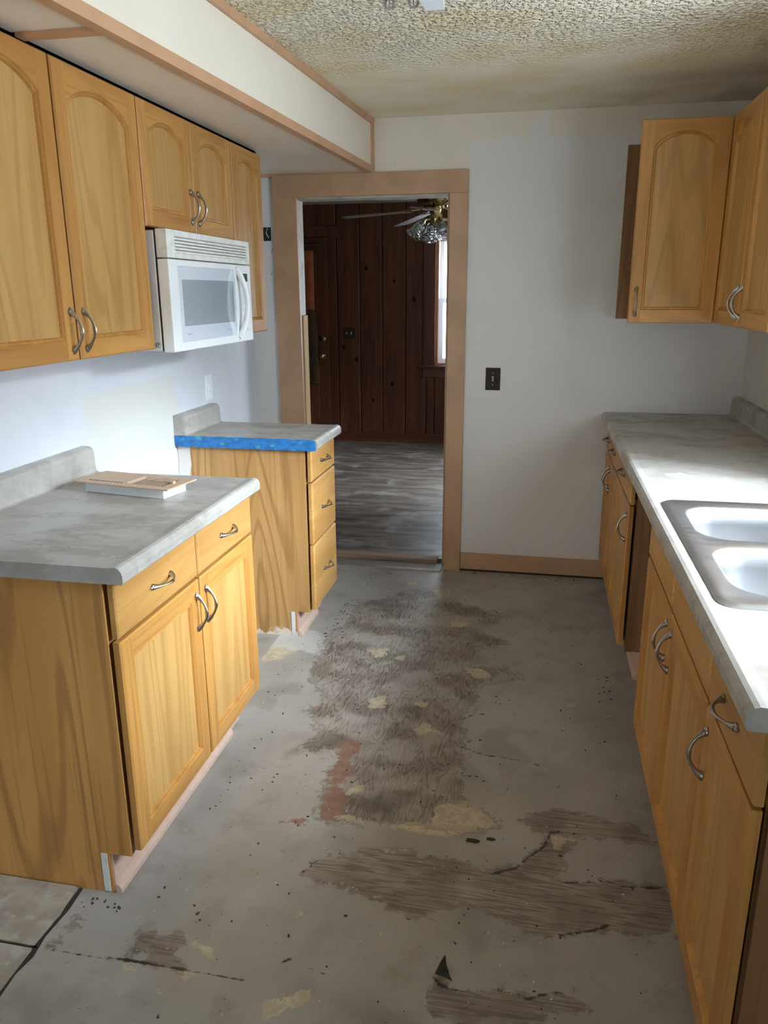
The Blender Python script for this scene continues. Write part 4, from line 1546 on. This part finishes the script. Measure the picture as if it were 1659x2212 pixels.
# ------------------------------------------------------------------ floor register lying on the counter
def register():
    L, W = .350, .150
    c = Vector((-1.222, 2.140, .914))
    ang = math.radians(-9.5)
    u = Vector((math.cos(ang), math.sin(ang), 0))
    v = Vector((-u.y, u.x, 0))
    t = thing('floor_register', tuple(c), 'tan metal vent cover lying on the dusty counter', 'vent cover')

    def bx(m, a0, a1, b0, b1, z0, z1, mi=0):
        vs = [tuple(c + u * a + v * b + Vector((0, 0, z))) for z in (z0, z1) for b in (b0, b1) for a in (a0, a1)]
        m.add(vs, [(0, 2, 3, 1), (4, 5, 7, 6), (0, 1, 5, 4), (2, 6, 7, 3), (0, 4, 6, 2), (1, 3, 7, 5)], mi)
    m = MB()
    bx(m, -L / 2 + .030, L / 2 - .030, -W / 2 + .018, -W / 2 + .020, .001, .032)
    bx(m, -L / 2 + .030, L / 2 - .030, W / 2 - .020, W / 2 - .018, .001, .032)
    bx(m, -L / 2 + .030, -L / 2 + .032, -W / 2 + .020, W / 2 - .020, .001, .032)
    bx(m, L / 2 - .032, L / 2 - .030, -W / 2 + .020, W / 2 - .020, .001, .032)
    bx(m, -L / 2 + .032, L / 2 - .032, -W / 2 + .020, W / 2 - .020, .022, .025, 1)  # black sheet below the slots, put in to make them look deep and shaded
    m.build('box', ['register_white', 'black_gap'], t)
    m = MB()
    # face plate built round its open slots
    sa, sb = -.045, .045
    n = 12
    x0, x1 = .010, L / 2 - .042
    pitch = (x1 - x0) / n
    zt0, zt1 = .032, .0365
    bx(m, -L / 2, L / 2, -W / 2, sa, zt0, zt1)
    bx(m, -L / 2, L / 2, sb, W / 2, zt0, zt1)
    bx(m, -L / 2, x0, sa, sb, zt0, zt1)
    bx(m, x1, L / 2, sa, sb, zt0, zt1)
    pl = m.build('face_plate', 'register_tan', t, bevel=.0015)
    for i in range(n):
        s = MB()
        bx(s, x0 + i * pitch, x0 + i * pitch + pitch * .34, sa, sb, zt1 - .0008, zt1)
        s.build('slat', 'register_tan', pl)
    # closed half: short slots at the edge and a raised middle rib
    m = MB()
    for i in range(11):
        a = -L / 2 + .040 + i * .0118
        bx(m, a, a + .005, sa - .006, sa + .004, zt1, zt1 + .0004)
    m.build('slot', 'black_gap', pl)
    m = MB()
    bx(m, .000, .006, sa, sb, zt1, zt1 + .002)
    m.build('rib', 'register_tan', pl)
    m = MB()
    bx(m, x1 + .006, x1 + .014, -.008, .004, zt1, zt1 + .008)
    m.build('lever', 'register_tan', pl)


register()

# ------------------------------------------------------------------ small wall fittings
t = thing('wall_outlet', (XL, 3.452, 1.022), 'white double outlet on the wall above the taped counter', 'outlet')
oz = 1.080
MB().box(XL, XL + .006, 3.452 - .036, 3.452 + .036, oz - .058, oz + .058).build('plate', 'outlet_white', t, bevel=.002)
for dz in (-.021, .021):
    r = MB().lathe((XL + .006, 3.452, oz + dz), [(.0165, 0), (.0165, .002), (.015, .003), (.001, .003)], 20, axis=(1, 0, 0)).build('receptacle', 'outlet_white', t)
    m = MB()
    for dy in (-.006, .006):
        m.box(XL + .009, XL + .0096, 3.452 + dy - .001, 3.452 + dy + .001, oz + dz - .002, oz + dz + .007)
    m.build('slot', 'print_grey', r)
switch_plate('light_switch', (-.237, D, 1.072), .076, .116, (0.0,), 'plate_brown', 'toggle_tan', 'dark brown switch plate on the far wall')
jb = thing('junction_box', (-1.447, D, 1.775), 'open black junction box beside the door casing', 'junction box')
m = MB()
m.box(-1.470, -1.424, D - .004, D, 1.775, 1.780)
m.box(-1.470, -1.424, D - .004, D, 1.838, 1.843)
m.box(-1.470, -1.465, D - .004, D, 1.780, 1.838)
m.box(-1.429, -1.424, D - .004, D, 1.780, 1.838)
m.box(-1.465, -1.429, D - .002, D - .0005, 1.780, 1.838)
m.build('box', 'black_gap', jb)
MB().tube([(-1.440, D - .003, 1.838), (-1.446, D - .014, 1.815), (-1.434, D - .006, 1.790)], .002, 6).build('wire', 'chip_light', jb)
for i, (x, z, ln) in enumerate(((-1.425, 1.715, .022), (-1.432, 1.603, .018))):
    m = MB()
    m.tube([(x, D - .001, z), (x + .004, D - .002, z + ln * .6), (x + .010, D - .001, z + ln)], [.003, .004, .001], 6, flat=.4)
    tag(m.build('glue_blob', 'pine_raw', origin=(x, D, z)), ('upper' if i == 0 else 'lower') + ' dried yellow glue blob on wall below junction box', 'glue blob')

# ------------------------------------------------------------------ bare ceiling fixture
t = thing('ceiling_light', (-.35, 2.40, H - .06), 'stripped ceiling light with bare white holders', 'ceiling light')
MB().box(-.52, -.16, 2.25, 2.43, H - .020, H - .001).build('mounting_plate', 'outlet_white', t, bevel=.004)
m = MB()
m.prism([(-.385, 2.36), (-.310, 2.36), (-.318, 2.505), (-.372, 2.505)], 2, H - .048, H - .002)
m.build('junction_cover', 'outlet_white', t, bevel=.004)
for x in (-.478, -.407):
    m = MB()
    m.lathe((x, 2.493, H - .026), [(.012, -.006), (.016, -.006), (.016, .006), (.012, .006), (.012, -.006)], 20, axis=(.2, 1, .1), caps=False)
    m.tube([(x, 2.493, H - .042), (x, 2.493, H - .001)], .002, 6)
    m.build('wire_clip', 'steel_grey', t)
MB().box(-.50, -.41, 2.43, 2.475, H - .016, H - .001).build('bracket', 'steel_grey', t, bevel=.002)
for x in (-.275, -.200):
    MB().lathe((x, 2.455, H - .002), [(.020, 0), (.026, -.010), (.028, -.024), (.022, -.036), (.006, -.042)], 20).build('lamp_holder', 'outlet_white', t)

# ------------------------------------------------------------------ loose bits on the floor
cu = MB()
vs, fs = [], []
nx, ny = 8, 6
for i in range(nx + 1):
    for k in range(ny + 1):
        s, q = i / nx, k / ny
        vs.append((-.166 + .040 * s * (1 - .55 * q) + .016 * q * (1 - s), 1.385 + .055 * q * (1 - .35 * s * s) + .010 * math.sin(2.5 * s), .002 + .020 * (1 - s) ** 2 + .004 * math.sin(q * 3)))
for i in range(nx):
    for k in range(ny):
        a = i * (ny + 1) + k
        fs.append((a, a + 1, a + ny + 2, a + ny + 1))
cu.add(vs, fs, 0, True)
fl = cu.build('flooring_flap', 'lino_chip', origin=(-.14, 1.42, 0), fix=False)
so = fl.modifiers.new('thickness', 'SOLIDIFY')
so.thickness = .002
tag(fl, 'curled dark flap of flooring lifting near the camera', 'flooring scrap')


def chips(name, mat, n, label, zone, lo, hi):
    m = MB()
    for _ in range(n):
        x, y = zone()
        r = random.uniform(lo, hi)
        a = random.uniform(0, math.pi)
        k = random.randint(3, 5)
        st = random.uniform(1.0, 2.2)
        pts = []
        for q in range(k):
            b = 2 * math.pi * q / k + random.uniform(-.3, .3)
            px, py = r * st * math.cos(b), r * math.sin(b)
            pts.append((x + px * math.cos(a) - py * math.sin(a), y + px * math.sin(a) + py * math.cos(a)))
        m.prism(pts, 2, .0003, .0003 + random.uniform(.001, .3 * r + .001))
    o = m.build(name, mat)
    return tag(o, label, 'debris', kind='stuff')


def zone_any():
    while True:
        x, y = random.uniform(-1.0, .34), random.uniform(.95, 4.0)
        if x > -.90 or 2.4 < y < 3.05:
            return x, y


def zone_edge():
    k = random.random()
    if k < .12:
        return -.922 + abs(random.gauss(0, .03)), random.uniform(1.5, 2.4)
    if k < .5:
        return -.920 + abs(random.gauss(0, .05)), random.uniform(3.1, 3.5)
    if k < .72:
        return random.uniform(-.38, .34), D - .03 - abs(random.gauss(0, .03))
    if k < .85:
        return .345 - abs(random.gauss(0, .03)), 2.86 + random.gauss(0, .08)
    return random.uniform(-1.1, -.98), 1.465 - abs(random.gauss(0, .02))


chips('debris', 'chip_light', 170, 'pale crumbs of paint and plaster over the kitchen floor', zone_any, .001, .0026)
chips('debris', 'chip_dark', 240, 'dark crumbs of dirt over the kitchen floor', zone_any, .0012, .0034)
chips('debris', 'chip_dark', 120, 'dark dirt gathered along cabinet feet and baseboard', zone_edge, .0010, .0038)
for i, (x, y, r, lab) in enumerate(((-.120, 1.868, .020, 'larger dark chip lying below the cream worn strip'), (-.070, 1.884, .013, 'smaller dark chip lying below the cream worn strip'))):
    m = MB()
    m.prism([(x - r, y - r * .25), (x + r * .4, y - r * .35), (x + r, y), (x + r * .3, y + r * .3), (x - r * .8, y + r * .25)], 2, .0004, .005)
    tag(m.build('flooring_chip', 'chip_dark', origin=(x, y, 0), bevel=.001), lab, 'flooring scrap')
